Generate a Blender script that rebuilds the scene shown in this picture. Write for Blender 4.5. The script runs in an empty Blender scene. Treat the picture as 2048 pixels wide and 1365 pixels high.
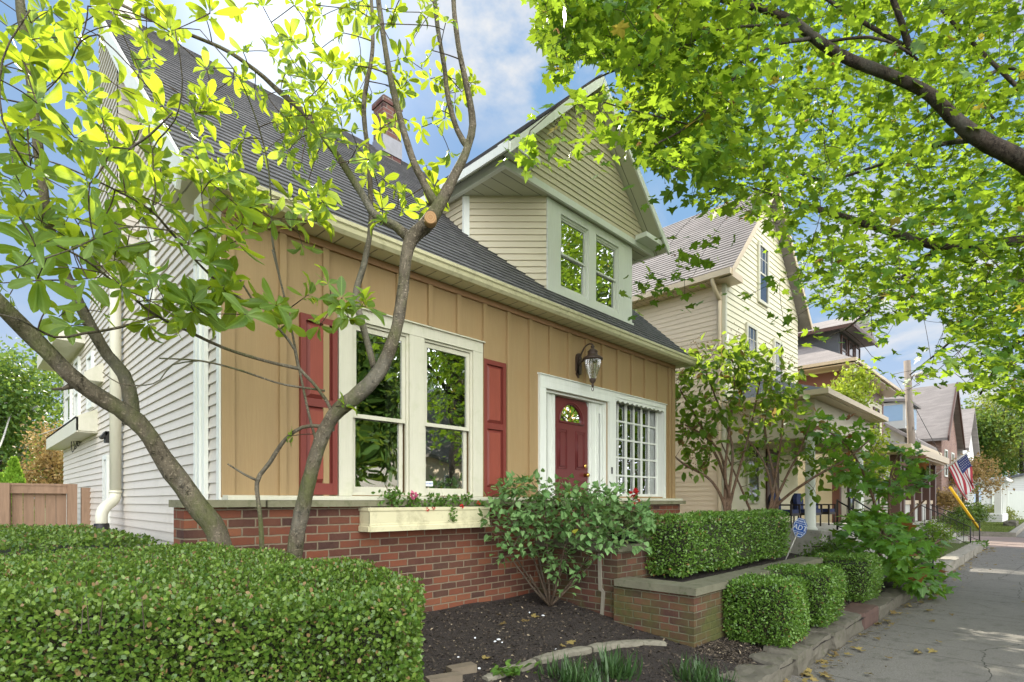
import bpy, math, random
import numpy as np
from mathutils import Vector, Matrix, noise as mnoise
random.seed(7); rng = np.random.default_rng(11)
SC = bpy.context.scene; COL = SC.collection
R = math.radians
# ------------------------------------------------------------------ camera
FPX, CX, CY, EYE = 1095.0, 1024.0, 1003.0, 1.55
_c, _s = 0.7101, 0.7041
def ray(px, py):
    r = (px - CX) / FPX
    return Vector((_c + _s * r, _s - _c * r, (CY - py) / FPX))
def at(px, py, d):
    v = ray(px, py) * d; v.z += EYE; return v
def onY(px, py, Y): return at(px, py, Y / ray(px, py).y)
def onX(px, py, X): return at(px, py, X / ray(px, py).x)
def onZ(px, py, Z): return at(px, py, (Z - EYE) / ray(px, py).z)
def to_px(p):           # numpy (n,3) -> px,py,depth (used only to shape crowns to their outline)
    d = _c * p[:, 0] + _s * p[:, 1]; l = _s * p[:, 0] - _c * p[:, 1]
    dd = np.where(d > .05, d, .05)
    return CX + FPX * l / dd, CY - FPX * (p[:, 2] - EYE) / dd, d
cam = bpy.data.cameras.new('camera'); cam_o = bpy.data.objects.new('camera', cam); COL.objects.link(cam_o)
cam.sensor_width = 36; cam.lens = FPX / 2048 * 36; cam.shift_y = (CY - 682.5) / 2048
cam.clip_start = .05; cam.clip_end = 3000
cam_o.location = (0, 0, EYE); cam_o.rotation_euler = (R(90), 0, math.atan2(_s, _c) - R(90))
SC.camera = cam_o
SC.view_settings.view_transform = 'Standard'; SC.view_settings.look = 'None'
SC.view_settings.exposure = 1.5; SC.view_settings.gamma = 1
try:
    SC.cycles.use_denoising = True; SC.cycles.denoiser = 'OPENIMAGEDENOISE'
    SC.cycles.max_bounces = 10; SC.cycles.transparent_max_bounces = 8; SC.cycles.transmission_bounces = 6
    SC.cycles.diffuse_bounces = 6; SC.cycles.glossy_bounces = 3; SC.cycles.sample_clamp_indirect = 8
    SC.cycles.caustics_reflective = False; SC.cycles.caustics_refractive = False
except Exception: pass
# ------------------------------------------------------------------ node helper
class NT:
    def __init__(s, tree): s.t = tree; s.n = tree.nodes; s.l = tree.links
    def new(s, typ, **kw):
        n = s.n.new(typ)
        for k, v in kw.items(): setattr(n, k, v)
        return n
    def put(s, sock, v):
        if v is None: return
        if isinstance(v, bpy.types.NodeSocket): s.l.new(v, sock)
        else:
            if sock.type == 'RGBA' and len(v) == 3: v = (*v, 1)
            sock.default_value = v
    def m(s, op, a, b=None, c=None, clamp=False):
        n = s.new('ShaderNodeMath', operation=op, use_clamp=clamp)
        for i, v in enumerate((a, b, c)):
            if v is not None: s.put(n.inputs[i], v)
        return n.outputs[0]
    def vm(s, op, a, b=None, out=0):
        n = s.new('ShaderNodeVectorMath', operation=op); s.put(n.inputs[0], a)
        if b is not None: s.put(n.inputs[1] if op != 'SCALE' else n.inputs['Scale'], b)
        return n.outputs[out]
    def pos(s): return s.new('ShaderNodeNewGeometry').outputs['Position']
    def island(s): return s.new('ShaderNodeNewGeometry').outputs['Random Per Island']
    def sep(s, v):
        n = s.new('ShaderNodeSeparateXYZ'); s.put(n.inputs[0], v); return n.outputs
    def comb(s, x=0., y=0., z=0.):
        n = s.new('ShaderNodeCombineXYZ')
        for i, v in enumerate((x, y, z)): s.put(n.inputs[i], v)
        return n.outputs[0]
    def noise(s, vec, scale, detail=3, rough=.55, out=0, dist=0.):
        n = s.new('ShaderNodeTexNoise'); s.put(n.inputs['Vector'], vec)
        n.inputs['Scale'].default_value = scale; n.inputs['Detail'].default_value = detail
        n.inputs['Roughness'].default_value = rough; n.inputs['Distortion'].default_value = dist
        return n.outputs[out]
    def white(s, vec, out=0):
        n = s.new('ShaderNodeTexWhiteNoise', noise_dimensions='3D'); s.put(n.inputs['Vector'], vec); return n.outputs[out]
    def mix(s, f, a, b, mode='MIX'):
        n = s.new('ShaderNodeMix', data_type='RGBA', blend_type=mode)
        s.put(n.inputs[0], f); s.put(n.inputs[6], a); s.put(n.inputs[7], b); return n.outputs[2]
    def ramp(s, f, stops):
        n = s.new('ShaderNodeValToRGB'); e = n.color_ramp.elements
        while len(e) < len(stops): e.new(.5)
        for el, (p, c) in zip(e, stops):
            el.position = p; el.color = (*c, 1) if len(c) == 3 else c
        s.put(n.inputs[0], f); return n.outputs[0]
    def mr(s, v, a, b, c=0., d=1.):
        n = s.new('ShaderNodeMapRange'); s.put(n.inputs[0], v)
        for i, x in enumerate((a, b, c, d)): s.put(n.inputs[i + 1], x)
        return n.outputs[0]
    def bump(s, h, strength=.5, dist=.01):
        n = s.new('ShaderNodeBump'); n.inputs['Strength'].default_value = strength
        n.inputs['Distance'].default_value = dist; s.put(n.inputs['Height'], h); return n.outputs[0]
# ------------------------------------------------------------------ world and sun
SUN = Vector((.4117, 1.0048, .884)).normalized()
ELEV = math.asin(SUN.z); AZ = math.atan2(SUN.x, SUN.y)
W = bpy.data.worlds.new('World'); SC.world = W; W.use_nodes = True
t = NT(W.node_tree); t.n.clear()
sky = t.new('ShaderNodeTexSky', sky_type='NISHITA', sun_disc=False)
sky.sun_elevation = ELEV; sky.sun_rotation = AZ; sky.altitude = 200; sky.air_density = 1.0; sky.dust_density = .15; sky.ozone_density = 2.
dirn = t.new('ShaderNodeTexCoord').outputs['Generated']
sx = t.sep(dirn)
zz = t.m('MAXIMUM', t.m('ADD', sx[2], .12), .05)
cv = t.comb(t.m('DIVIDE', sx[0], zz), t.m('DIVIDE', sx[1], zz), 4.7)
c1 = t.noise(cv, 1.15, 7, .58, dist=.3)
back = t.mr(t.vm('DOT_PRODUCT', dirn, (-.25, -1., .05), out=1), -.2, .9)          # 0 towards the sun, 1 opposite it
low = t.mr(sx[2], .5, .0)
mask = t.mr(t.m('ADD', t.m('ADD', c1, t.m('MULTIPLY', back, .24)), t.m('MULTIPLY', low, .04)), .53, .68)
sdot = t.vm('DOT_PRODUCT', dirn, tuple(SUN), out=1); mask = t.m('MULTIPLY', mask, t.mr(sdot, .72, .90, 1., .05))
puff = t.m('MULTIPLY', t.mr(t.vm('DOT_PRODUCT', dirn, tuple(ray(1010, 20).normalized()), out=1), .986, .998), t.mr(t.noise(cv, 3.4, 6, .6), .40, .58)); mask = t.m('MAXIMUM', mask, puff)
bright = t.m('ADD', .32, t.m('MULTIPLY', back, 2.0))                                # unseen clouds opposite the sun, brightened to fill the shaded facade
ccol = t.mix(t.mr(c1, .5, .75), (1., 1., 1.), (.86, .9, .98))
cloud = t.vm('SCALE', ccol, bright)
# veil of glare round the sun
g = t.m('POWER', t.m('MAXIMUM', t.vm('DOT_PRODUCT', dirn, tuple(SUN), out=1), 0.), 110.)
skyc = t.vm('ADD', t.vm('MINIMUM', t.vm('SCALE', sky.outputs[0], .018), (.05, .055, .065)), t.mix(t.m('POWER', t.mr(sx[2], .55, 0.), 1.6), (.060, .118, .215), (.17, .215, .27)))
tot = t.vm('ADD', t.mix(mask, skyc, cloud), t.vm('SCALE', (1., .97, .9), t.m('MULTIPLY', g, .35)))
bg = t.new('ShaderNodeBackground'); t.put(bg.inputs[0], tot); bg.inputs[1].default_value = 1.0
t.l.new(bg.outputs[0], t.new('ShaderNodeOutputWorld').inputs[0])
sl = bpy.data.lights.new('sun', 'SUN'); sl.energy = 3.7; sl.angle = R(.55); sl.color = (1., .93, .8)
so = bpy.data.objects.new('sun', sl); COL.objects.link(so); so.rotation_euler = SUN.to_track_quat('Z', 'Y').to_euler(); so.location = (0, 0, 30)
# ------------------------------------------------------------------ materials
def mat_base(name):
    m = bpy.data.materials.new(name); m.use_nodes = True; t = NT(m.node_tree); t.n.clear()
    out = t.new('ShaderNodeOutputMaterial'); return m, t, out
def principled(t, out, col, rough=.6, normal=None, spec=.4, metal=0., coat=0.):
    b = t.new('ShaderNodeBsdfPrincipled'); t.put(b.inputs['Base Color'], col); t.put(b.inputs['Roughness'], rough)
    b.inputs['Specular IOR Level'].default_value = spec; b.inputs['Metallic'].default_value = metal
    if coat: b.inputs['Coat Weight'].default_value = coat
    if normal is not None: t.put(b.inputs['Normal'], normal)
    t.l.new(b.outputs[0], out.inputs[0]); return b
def paint(name, col, rough=.5, var=.12, scale=3., bump=.15, bscale=60., spec=.4, metal=0., dirt=None, stretch=(1, 1, 1), streak=0.):
    m, t, out = mat_base(name); p = t.vm('MULTIPLY', t.pos(), stretch)
    n = t.noise(p, scale, 5, .6); f = t.noise(p, bscale, 3, .6)
    c = t.mix(n, tuple(x * (1 - var) for x in col), tuple(min(1, x * (1 + var)) for x in col))
    if streak: c = t.mix(t.m('MULTIPLY', t.mr(t.noise(t.vm('MULTIPLY', t.pos(), (7., 7., .5)), 2.2, 6, .7), .45, .75), streak), c, tuple(k * .55 for k in col)); c = t.mix(t.mr(t.noise(t.vm('MULTIPLY', t.pos(), (1., 1., .02)), 260., 2, .5), .3, .8), c, tuple(k * .86 for k in col))
    if dirt: c = t.mix(t.mr(t.noise(p, scale * 2.3, 6, .7), .52, .75), c, dirt)
    principled(t, out, c, rough, t.bump(f, bump, .004) if bump else None, spec, metal); return m
def brick_mat(name, mossy=0., rows=.0677, width=.195, c=None, mcol=(.215, .17, .115)):
    m, t, out = mat_base(name); P = t.pos(); x, y, z = t.sep(P)
    nn = t.noise(P, 14., 2, .5, out=1); ns = t.sep(nn)
    u = t.m('ADD', t.m('ADD', x, y), t.m('MULTIPLY', t.m('SUBTRACT', ns[0], .5), .012))
    v = t.m('ADD', z, t.m('MULTIPLY', t.m('SUBTRACT', ns[1], .5), .010))
    vr = t.m('DIVIDE', v, rows); row = t.m('FLOOR', vr); fv = t.m('FRACT', vr)
    ur = t.m('ADD', t.m('DIVIDE', u, width), t.m('MULTIPLY', t.m('MODULO', row, 2.), .5)); colm = t.m('FLOOR', ur); fu = t.m('FRACT', ur)
    wn = t.new('ShaderNodeTexWhiteNoise', noise_dimensions='2D'); t.put(wn.inputs['Vector'], t.comb(colm, row, 0.))
    rnd = wn.outputs['Value']
    c = c or [(0., (.04, .022, .018)), (.25, (.08, .03, .021)), (.55, (.145, .043, .023)), (.8, (.19, .058, .028)), (1., (.225, .085, .04))]
    bc = t.ramp(rnd, c)
    bc = t.mix(t.mr(t.noise(P, 45., 5, .7), .35, .75), bc, t.mix(.5, bc, (.10, .05, .045)), 'MIX')
    bc = t.mix(t.mr(t.noise(P, 2.2, 4, .6), .4, .7), bc, t.mix(.25, bc, (.22, .11, .06)))
    eu = t.m('MULTIPLY', t.m('MINIMUM', fu, t.m('SUBTRACT', 1., fu)), width); ev = t.m('MULTIPLY', t.m('MINIMUM', fv, t.m('SUBTRACT', 1., fv)), rows)
    e = t.m('MINIMUM', eu, ev); mm = t.mr(e, .0045, .0072)
    mc = t.mix(t.noise(P, 30., 4, .7), tuple(k * .7 for k in mcol), tuple(k * 1.25 for k in mcol))
    col = t.mix(mm, mc, bc)
    if mossy:
        g = t.m('MULTIPLY', t.mr(t.noise(P, 1.6, 6, .7), .42, .62), t.mr(z, mossy, mossy - .55, .25, .9))
        col = t.mix(g, col, t.mix(t.noise(P, 20., 4, .7), (.035, .045, .012), (.11, .12, .035)))
    h = t.m('ADD', t.m('MULTIPLY', mm, 1.), t.m('MULTIPLY', t.noise(P, 90., 4, .7), .35))
    principled(t, out, col, .85, t.bump(h, .9, .006), .25); return m
def line_mat(name, col, axis, pitch, line=(.12,), w=.06, rough=.5, var=.06, dark=.35):
    """flat panel with thin grooves every pitch along an axis ('x','y','z','xy')"""
    m, t, out = mat_base(name); P = t.pos(); s3 = t.sep(P)
    a = {'x': s3[0], 'y': s3[1], 'z': s3[2]}.get(axis) if axis != 'xy' else t.m('ADD', s3[0], s3[1])
    f = t.m('FRACT', t.m('DIVIDE', a, pitch)); e = t.m('MINIMUM', f, t.m('SUBTRACT', 1., f)); mk = t.mr(e, w * .4, w)
    c = t.mix(t.noise(P, 4., 4, .6), tuple(k * (1 - var) for k in col), tuple(k * (1 + var) for k in col))
    c = t.mix(mk, tuple(k * dark for k in col), c)
    principled(t, out, c, rough, t.bump(mk, .6, .006), .35); return m
def shingle_mat(name, ca, cb, upitch=.13, vpitch=.125):
    m, t, out = mat_base(name); P = t.pos(); x, y, z = t.sep(P)
    row = t.m('FLOOR', t.m('DIVIDE', z, vpitch)); ur = t.m('ADD', t.m('DIVIDE', t.m('ADD', x, t.m('MULTIPLY', y, .37)), upitch), t.m('MULTIPLY', t.white(t.comb(row, 3., 1.)), 7.))
    r = t.white(t.comb(t.m('FLOOR', ur), row, 0.))
    c = t.mix(r, ca, cb); c = t.mix(t.mr(t.noise(P, 1.3, 5, .65), .3, .75), c, tuple((a + b) * .5 * .75 for a, b in zip(ca, cb)))
    c = t.mix(t.noise(P, 160., 2, .5), t.mix(.45, c, (0, 0, 0)), t.mix(.12, c, (1, 1, 1)))
    principled(t, out, c, .9, t.bump(t.m('ADD', t.noise(P, 220., 2, .6), t.m('MULTIPLY', r, .5)), .5, .004), .25); return m
def leaf_mat(name, ca, cb, tr, fac=.45, rough=.45, spec=.35, odd=None, oddp=.04, vein=False):
    """leaf: each leaf (mesh island) its own tint; light passes through it"""
    m, t, out = mat_base(name); r = t.island()
    c = t.ramp(r, [(0., ca), (1., cb)])
    c = t.mix(t.mr(t.noise(t.pos(), 1.2, 3, .6), .3, .7), t.mix(.35, c, ca), c)
    if vein:
        an = t.new('ShaderNodeAttribute', attribute_name='leafuv'); lx_, ly_, _ = t.sep(an.outputs['Vector']); ax_ = t.m('ABSOLUTE', lx_)
        rib = t.mr(ax_, .012, .028, 1., 0.); sv = t.mr(t.m('SINE', t.m('MULTIPLY', t.m('SUBTRACT', ly_, t.m('MULTIPLY', ax_, 1.1)), 52.)), .82, 1., 0., .55); vk = t.m('MAXIMUM', rib, sv)
        c = t.mix(t.m('MULTIPLY', vk, .5), c, tuple(min(1, k * 2.2 + .03) for k in cb))
    if odd is not None:
        r2 = t.m('FRACT', t.m('MULTIPLY', r, 57.31)); k = t.m('LESS_THAN', r2, oddp); c = t.mix(k, c, odd)
    b = t.new('ShaderNodeBsdfPrincipled'); t.put(b.inputs['Base Color'], c); b.inputs['Roughness'].default_value = rough
    b.inputs['Specular IOR Level'].default_value = spec
    tl = t.new('ShaderNodeBsdfTranslucent')
    tc = t.mix(t.m('FRACT', t.m('MULTIPLY', r, 13.7)), tr, tuple(k * .34 for k in tr))
    if vein: tc = t.mix(t.m('MULTIPLY', vk, .4), tc, tuple(k * .45 for k in tr))
    if odd is not None: tc = t.mix(k, tc, odd)
    t.put(tl.inputs[0], tc)
    mx = t.new('ShaderNodeMixShader'); mx.inputs[0].default_value = fac
    t.l.new(b.outputs[0], mx.inputs[1]); t.l.new(tl.outputs[0], mx.inputs[2]); t.l.new(mx.outputs[0], out.inputs[0]); return m
def glass_mat(name, refl=.55, tint=(.75, .8, .78), wave=.12, wscale=2.2):
    m, t, out = mat_base(name); P = t.pos()
    gl = t.new('ShaderNodeBsdfGlossy'); gl.inputs['Roughness'].default_value = .01; gl.inputs[0].default_value = (.95, .98, 1, 1)
    t.put(gl.inputs['Normal'], t.bump(t.noise(P, wscale, 1, .4), wave, .02))
    tr = t.new('ShaderNodeBsdfTransparent'); tr.inputs[0].default_value = (*tint, 1)
    mx = t.new('ShaderNodeMixShader')
    fr = t.new('ShaderNodeFresnel'); fr.inputs[0].default_value = 1.5
    t.put(mx.inputs[0], t.m('ADD', t.m('MULTIPLY', fr.outputs[0], .8), refl, clamp=True))
    t.l.new(tr.outputs[0], mx.inputs[1]); t.l.new(gl.outputs[0], mx.inputs[2]); t.l.new(mx.outputs[0], out.inputs[0]); return m
def bark_mat(name, ca, cb, moss=None, sc=9.):
    m, t, out = mat_base(name); P = t.vm('MULTIPLY', t.pos(), (1, 1, .55))
    n = t.noise(P, sc, 8, .7, dist=.4); f = t.noise(P, sc * 9, 4, .7)
    c = t.mix(t.mr(n, .35, .65), ca, cb); c = t.mix(t.mr(f, .58, .7), c, tuple(min(1, k * 1.9) for k in cb)); c = t.mix(t.mr(t.noise(P, sc * 2.5, 6, .8), .54, .62), c, tuple(k * .45 for k in ca)); c = t.mix(t.mr(t.noise(t.vm('MULTIPLY', t.pos(), (1, 1, 3.5)), 38., 3, .6), .62, .68), c, tuple(min(1, k * 1.7) for k in cb)); c = t.mix(t.mr(t.noise(P, 2.1, 5, .75), .5, .7), c, t.mix(.5, c, (.20, .20, .17)))
    if moss: c = t.mix(t.mr(t.noise(P, 3., 5, .7), .5, .68), c, moss)
    principled(t, out, c, .85, t.bump(t.m('ADD', n, t.m('MULTIPLY', f, .5)), 1., .02), .2); return m
# ------------------------------------------------------------------ mesh builder
ORG = {}
class B:
    def __init__(s): s.v = []; s.f = []; s.mi = []; s.sm = []
    def poly(s, pts, m=0, smooth=False):
        i = len(s.v); s.v += [tuple(p) for p in pts]; s.f.append(tuple(range(i, i + len(pts)))); s.mi.append(m); s.sm.append(smooth)
    def box(s, x0, x1, y0, y1, z0, z1, m=0):
        if x0 > x1: x0, x1 = x1, x0
        if y0 > y1: y0, y1 = y1, y0
        if z0 > z1: z0, z1 = z1, z0
        i = len(s.v); s.v += [(x, y, z) for z in (z0, z1) for y in (y0, y1) for x in (x0, x1)]
        for q in ((0, 2, 3, 1), (4, 5, 7, 6), (0, 1, 5, 4), (2, 6, 7, 3), (0, 4, 6, 2), (1, 3, 7, 5)):
            s.f.append(tuple(i + k for k in q)); s.mi.append(m); s.sm.append(False)
    def prism(s, pts, d, m=0):
        """polygon pts (3-D) swept by vector d"""
        d = Vector(d); a = [Vector(p) for p in pts]; b = [p + d for p in a]; n = len(a); i = len(s.v)
        s.v += [tuple(p) for p in a + b]
        s.f.append(tuple(range(i, i + n))[::-1]); s.f.append(tuple(range(i + n, i + 2 * n)))
        for k in range(n): s.f.append((i + k, i + (k + 1) % n, i + n + (k + 1) % n, i + n + k))
        s.mi += [m] * (n + 2); s.sm += [False] * (n + 2)
    def tube(s, path, rad, n=8, m=0, cap=True, bumpy=0.):
        path = [Vector(p) for p in path]; K = len(path)
        if not hasattr(rad, '__len__'): rad = [rad] * K
        tang = [(path[min(k + 1, K - 1)] - path[max(k - 1, 0)]).normalized() for k in range(K)]
        up = Vector((0, 0, 1)) if abs(tang[0].z) < .9 else Vector((1, 0, 0)); a = tang[0].cross(up).normalized(); i = len(s.v)
        for k in range(K):
            a = (a - tang[k] * a.dot(tang[k])); a = a.normalized() if a.length > 1e-6 else tang[k].orthogonal().normalized()
            b = tang[k].cross(a)
            for j in range(n):
                w = 2 * math.pi * j / n; rr = rad[k]
                if bumpy: rr *= 1 + bumpy * mnoise.noise(Vector((path[k].x * 9 + math.cos(w) * 1.3, path[k].y * 9 + math.sin(w) * 1.3, path[k].z * 9)))
                s.v.append(tuple(path[k] + (a * math.cos(w) + b * math.sin(w)) * rr))
        for k in range(K - 1):
            for j in range(n):
                s.f.append((i + k * n + j, i + k * n + (j + 1) % n, i + (k + 1) * n + (j + 1) % n, i + (k + 1) * n + j)); s.mi.append(m); s.sm.append(True)
        if cap:
            s.f.append(tuple(i + j for j in range(n))[::-1]); s.f.append(tuple(i + (K - 1) * n + j for j in range(n))); s.mi += [m, m]; s.sm += [False, False]
    def lathe(s, c, prof, n=20, m=0, axis=None):
        c = Vector(c); s.tube([c + Vector((0, 0, z)) for r, z in prof], [max(r, .0005) for r, z in prof], n, m)
    def siding(s, O, U, V, N, poly, pitch, lap, m=0, back=False):
        """lapped courses over a convex polygon given in (u,v); each course leans out at its foot"""
        O, U, V, N = map(Vector, (O, U, V, N)); vs = [p[1] for p in poly]; v0 = math.floor(min(vs) / pitch) * pitch; v = v0
        while v < max(vs) - 1e-6:
            a = clip(clip(poly, 1, v, True), 1, v + pitch, False)
            if len(a) >= 3:
                s.poly([O + U * u + V * w + N * (lap * (1 - (w - v) / pitch)) for u, w in a], m)
                bot = [p for p in a if abs(p[1] - v) < 1e-6]
                if len(bot) >= 2:
                    u0, u1 = min(p[0] for p in bot), max(p[0] for p in bot)
                    q = [O + U * u0 + V * v, O + U * u1 + V * v, O + U * u1 + V * v + N * lap, O + U * u0 + V * v + N * lap]; s.poly(q, m)
            v += pitch
    def build(s, name, mats, parent=None, origin=None):
        me = bpy.data.meshes.new(name)
        if parent is not None: o0 = ORG[parent.name]
        elif origin is not None: o0 = Vector(origin)
        else:
            xs = np.array(s.v); o0 = Vector(((xs[:, 0].min() + xs[:, 0].max()) / 2, (xs[:, 1].min() + xs[:, 1].max()) / 2, xs[:, 2].min()))
        me.from_pydata([(x - o0.x, y - o0.y, z - o0.z) for x, y, z in s.v], [], s.f)
        if not isinstance(mats, (list, tuple)): mats = [mats]
        for k in mats: me.materials.append(k)
        me.polygons.foreach_set('material_index', s.mi); me.polygons.foreach_set('use_smooth', s.sm); me.update()
        o = bpy.data.objects.new(name, me); COL.objects.link(o)
        if parent is not None: o.parent = parent
        else: o.location = o0
        ORG[o.name] = o0; return o
def clip(poly, ax, val, keep_above):
    out = []; n = len(poly)
    for i in range(n):
        p, q = poly[i], poly[(i + 1) % n]; a = (p[ax] - val) if keep_above else (val - p[ax]); b = (q[ax] - val) if keep_above else (val - q[ax])
        if a >= 0: out.append(p)
        if (a > 0 and b < 0) or (a < 0 and b > 0):
            k = a / (a - b); r = [p[0] + (q[0] - p[0]) * k, p[1] + (q[1] - p[1]) * k]; r[ax] = val; out.append(tuple(r))
    return out
def tag(o, label=None, cat=None, group=None, kind=None):
    if label: o['label'] = label
    if cat: o['category'] = cat
    if group: o['group'] = group
    if kind: o['kind'] = kind
    return o
def thing(name, loc, label, cat, group=None):
    o = bpy.data.objects.new(name, None); COL.objects.link(o); o.location = loc; o.empty_display_size = .1; ORG[o.name] = Vector(loc)
    return tag(o, label, cat, group)
def copy_tree(o, loc, label=None, parent=None):
    c = o.copy(); COL.objects.link(c)
    if parent is None: c.location = loc; ORG[c.name] = Vector(loc)
    else: c.parent = parent
    if label: c['label'] = label
    for ch in [x for x in bpy.data.objects if x.parent == o]: copy_tree(ch, None, None, c)
    return c
# ------------------------------------------------------------------ foliage (numpy)
def T_(v, f): return np.array(v, float), f
LEAF_OVAL = T_([(0, 0, 0), (.26, .3, .04), (.27, .62, .05), (0, 1, -.03), (-.27, .62, .05), (-.26, .3, .04), (0, .5, -.02)], [(0, 1, 2, 6), (6, 2, 3), (0, 6, 4, 5), (6, 3, 4)])
LEAF_MAG = T_([(0, 0, 0), (0, .33, .03), (0, .7, 0), (0, 1, -.10), (.12, .2, .05), (.2, .5, .07), (.21, .72, .05), (.1, .92, -.05), (-.12, .2, .05), (-.2, .5, .07), (-.21, .72, .05), (-.1, .92, -.05)],
    [(0, 4, 5, 1), (1, 5, 6, 2), (2, 6, 7, 3), (0, 1, 9, 8), (1, 2, 10, 9), (2, 3, 11, 10)])
LEAF_HEART = T_([(0, .02, 0), (.22, -.08, .03), (.40, .1, .05), (.38, .38, .04), (.2, .7, .0), (0, 1, -.07), (-.2, .7, 0), (-.38, .38, .04), (-.40, .1, .05), (-.22, -.08, .03), (0, .45, -.03)],
    [(0, 1, 2, 10), (10, 2, 3, 4), (10, 4, 5), (0, 10, 8, 9), (10, 6, 7, 8), (10, 5, 6)])
_ml = [(0, 0), (.12, -.06), (.42, -.02), (.30, .14), (.62, .30), (.5, .40), (.56, .62), (.26, .5), (.22, .66), (.16, .78), (0, 1.06), (-.16, .78), (-.22, .66), (-.26, .5), (-.56, .62), (-.5, .40), (-.62, .30), (-.30, .14), (-.42, -.02), (-.12, -.06)]
LEAF_MAPLE = T_([(x, y, .06 * (abs(x) > .4) - .07 * (y > .9)) for x, y in _ml] + [(0, .32, .03)], [(i, (i + 1) % 20, 20) for i in range(20)])
LEAF_BLADE = T_([(-.03, 0, 0), (.03, 0, 0), (.035, .4, .12), (-.035, .4, .12), (.022, .75, .1), (-.022, .75, .1), (0, 1, -.06)], [(0, 1, 2, 3), (3, 2, 4, 5), (5, 4, 6)])
LEAF_QUAD = T_([(0, 0, 0), (.3, .45, .06), (0, 1, 0), (-.3, .45, .06)], [(0, 1, 2, 3)])
LEAF_LACE = T_([(0, 0, 0), (.09, .3, 0), (.34, .42, .03), (.13, .5, 0), (.3, .8, -.02), (.06, .68, 0), (0, 1, -.05), (-.06, .68, 0), (-.3, .8, -.02), (-.13, .5, 0), (-.34, .42, .03), (-.09, .3, 0)], [(0, 1, 2, 3, 4, 5, 6, 7, 8, 9, 10, 11)])
LEAF_RND = T_([(0, 0, 0), (.3, .3, .05), (.28, .72, .05), (0, 1, -.02), (-.28, .72, .05), (-.3, .3, .05)], [(0, 1, 2, 3, 4, 5)])
def unit(a): return a / np.maximum(np.linalg.norm(a, axis=1, keepdims=True), 1e-9)
def scatter(name, tpl, P, D, Nn, S, mats, parent=None, origin=None, matidx=None, wid=1.):
    tv, tf = tpl; P = np.asarray(P, float); n = len(P); k = len(tv)
    D = unit(np.asarray(D, float)); X = unit(np.cross(D, Nn)); Z = np.cross(X, D); S = np.asarray(S, float).reshape(-1, 1, 1) * np.ones((n, 1, 1)); curl = rng.uniform(-1.2, 3.2, (n, 1, 1))
    V = P[:, None, :] + S * (tv[None, :, 0:1] * wid * X[:, None, :] + tv[None, :, 1:2] * D[:, None, :] + tv[None, :, 2:3] * curl * Z[:, None, :])
    V = V.reshape(-1, 3)
    if parent is not None: o0 = ORG[parent.name]
    elif origin is not None: o0 = Vector(origin)
    else: o0 = Vector(((V[:, 0].min() + V[:, 0].max()) / 2, (V[:, 1].min() + V[:, 1].max()) / 2, V[:, 2].min()))
    V = V - np.array(o0)
    lens = np.array([len(f) for f in tf]); flat = np.concatenate([np.array(f) for f in tf]); nl = len(flat)
    me = bpy.data.meshes.new(name); me.vertices.add(n * k); me.vertices.foreach_set('co', V.ravel().astype(np.float32))
    idx = (flat[None, :] + (np.arange(n) * k)[:, None]).ravel().astype(np.int32); me.loops.add(len(idx)); me.loops.foreach_set('vertex_index', idx)
    L = np.tile(lens, n); st = np.concatenate([[0], np.cumsum(L)[:-1]]); me.polygons.add(len(L))
    me.polygons.foreach_set('loop_start', st.astype(np.int32)); me.polygons.foreach_set('loop_total', L.astype(np.int32))
    me.polygons.foreach_set('use_smooth', np.ones(len(L), bool))
    if not isinstance(mats, (list, tuple)): mats = [mats]
    for q in mats: me.materials.append(q)
    if matidx is not None: me.polygons.foreach_set('material_index', np.repeat(np.asarray(matidx, np.int32), len(tf)))
    at_ = me.attributes.new('leafuv', 'FLOAT_VECTOR', 'POINT'); at_.data.foreach_set('vector', np.tile(tv * [1, 1, 0], (n, 1)).ravel().astype(np.float32))
    me.update(calc_edges=True); o = bpy.data.objects.new(name, me); COL.objects.link(o)
    if parent is not None: o.parent = parent
    else: o.location = o0
    ORG[o.name] = o0; return o
def rnd_dirs(n): return unit(rng.normal(size=(n, 3)))
def in_poly(px, py, poly):
    ins = np.zeros(len(px), bool); n = len(poly); j = n - 1
    for i in range(n):
        xi, yi = poly[i]; xj, yj = poly[j]
        c = ((yi > py) != (yj > py)) & (px < (xj - xi) * (py - yi) / ((yj - yi) if yj != yi else 1e-9) + xi); ins ^= c; j = i
    return ins
def smooth_path(pts, rads, step=.12):
    """Catmull-Rom through Vectors"""
    P = [Vector(p) for p in pts]; P = [P[0] * 2 - P[1]] + P + [P[-1] * 2 - P[-2]]; out = []; ro = []
    for i in range(1, len(P) - 2):
        n = max(2, int((P[i + 1] - P[i]).length / step))
        for k in range(n):
            u = k / n; a, b, c, d = P[i - 1], P[i], P[i + 1], P[i + 2]
            out.append(.5 * ((2 * b) + (c - a) * u + (2 * a - 5 * b + 4 * c - d) * u * u + (3 * b - a - 3 * c + d) * u ** 3)); ro.append(rads[i - 1] * (1 - u) + rads[i] * u)
    out.append(P[-2]); ro.append(rads[-1]); return out, ro
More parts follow.
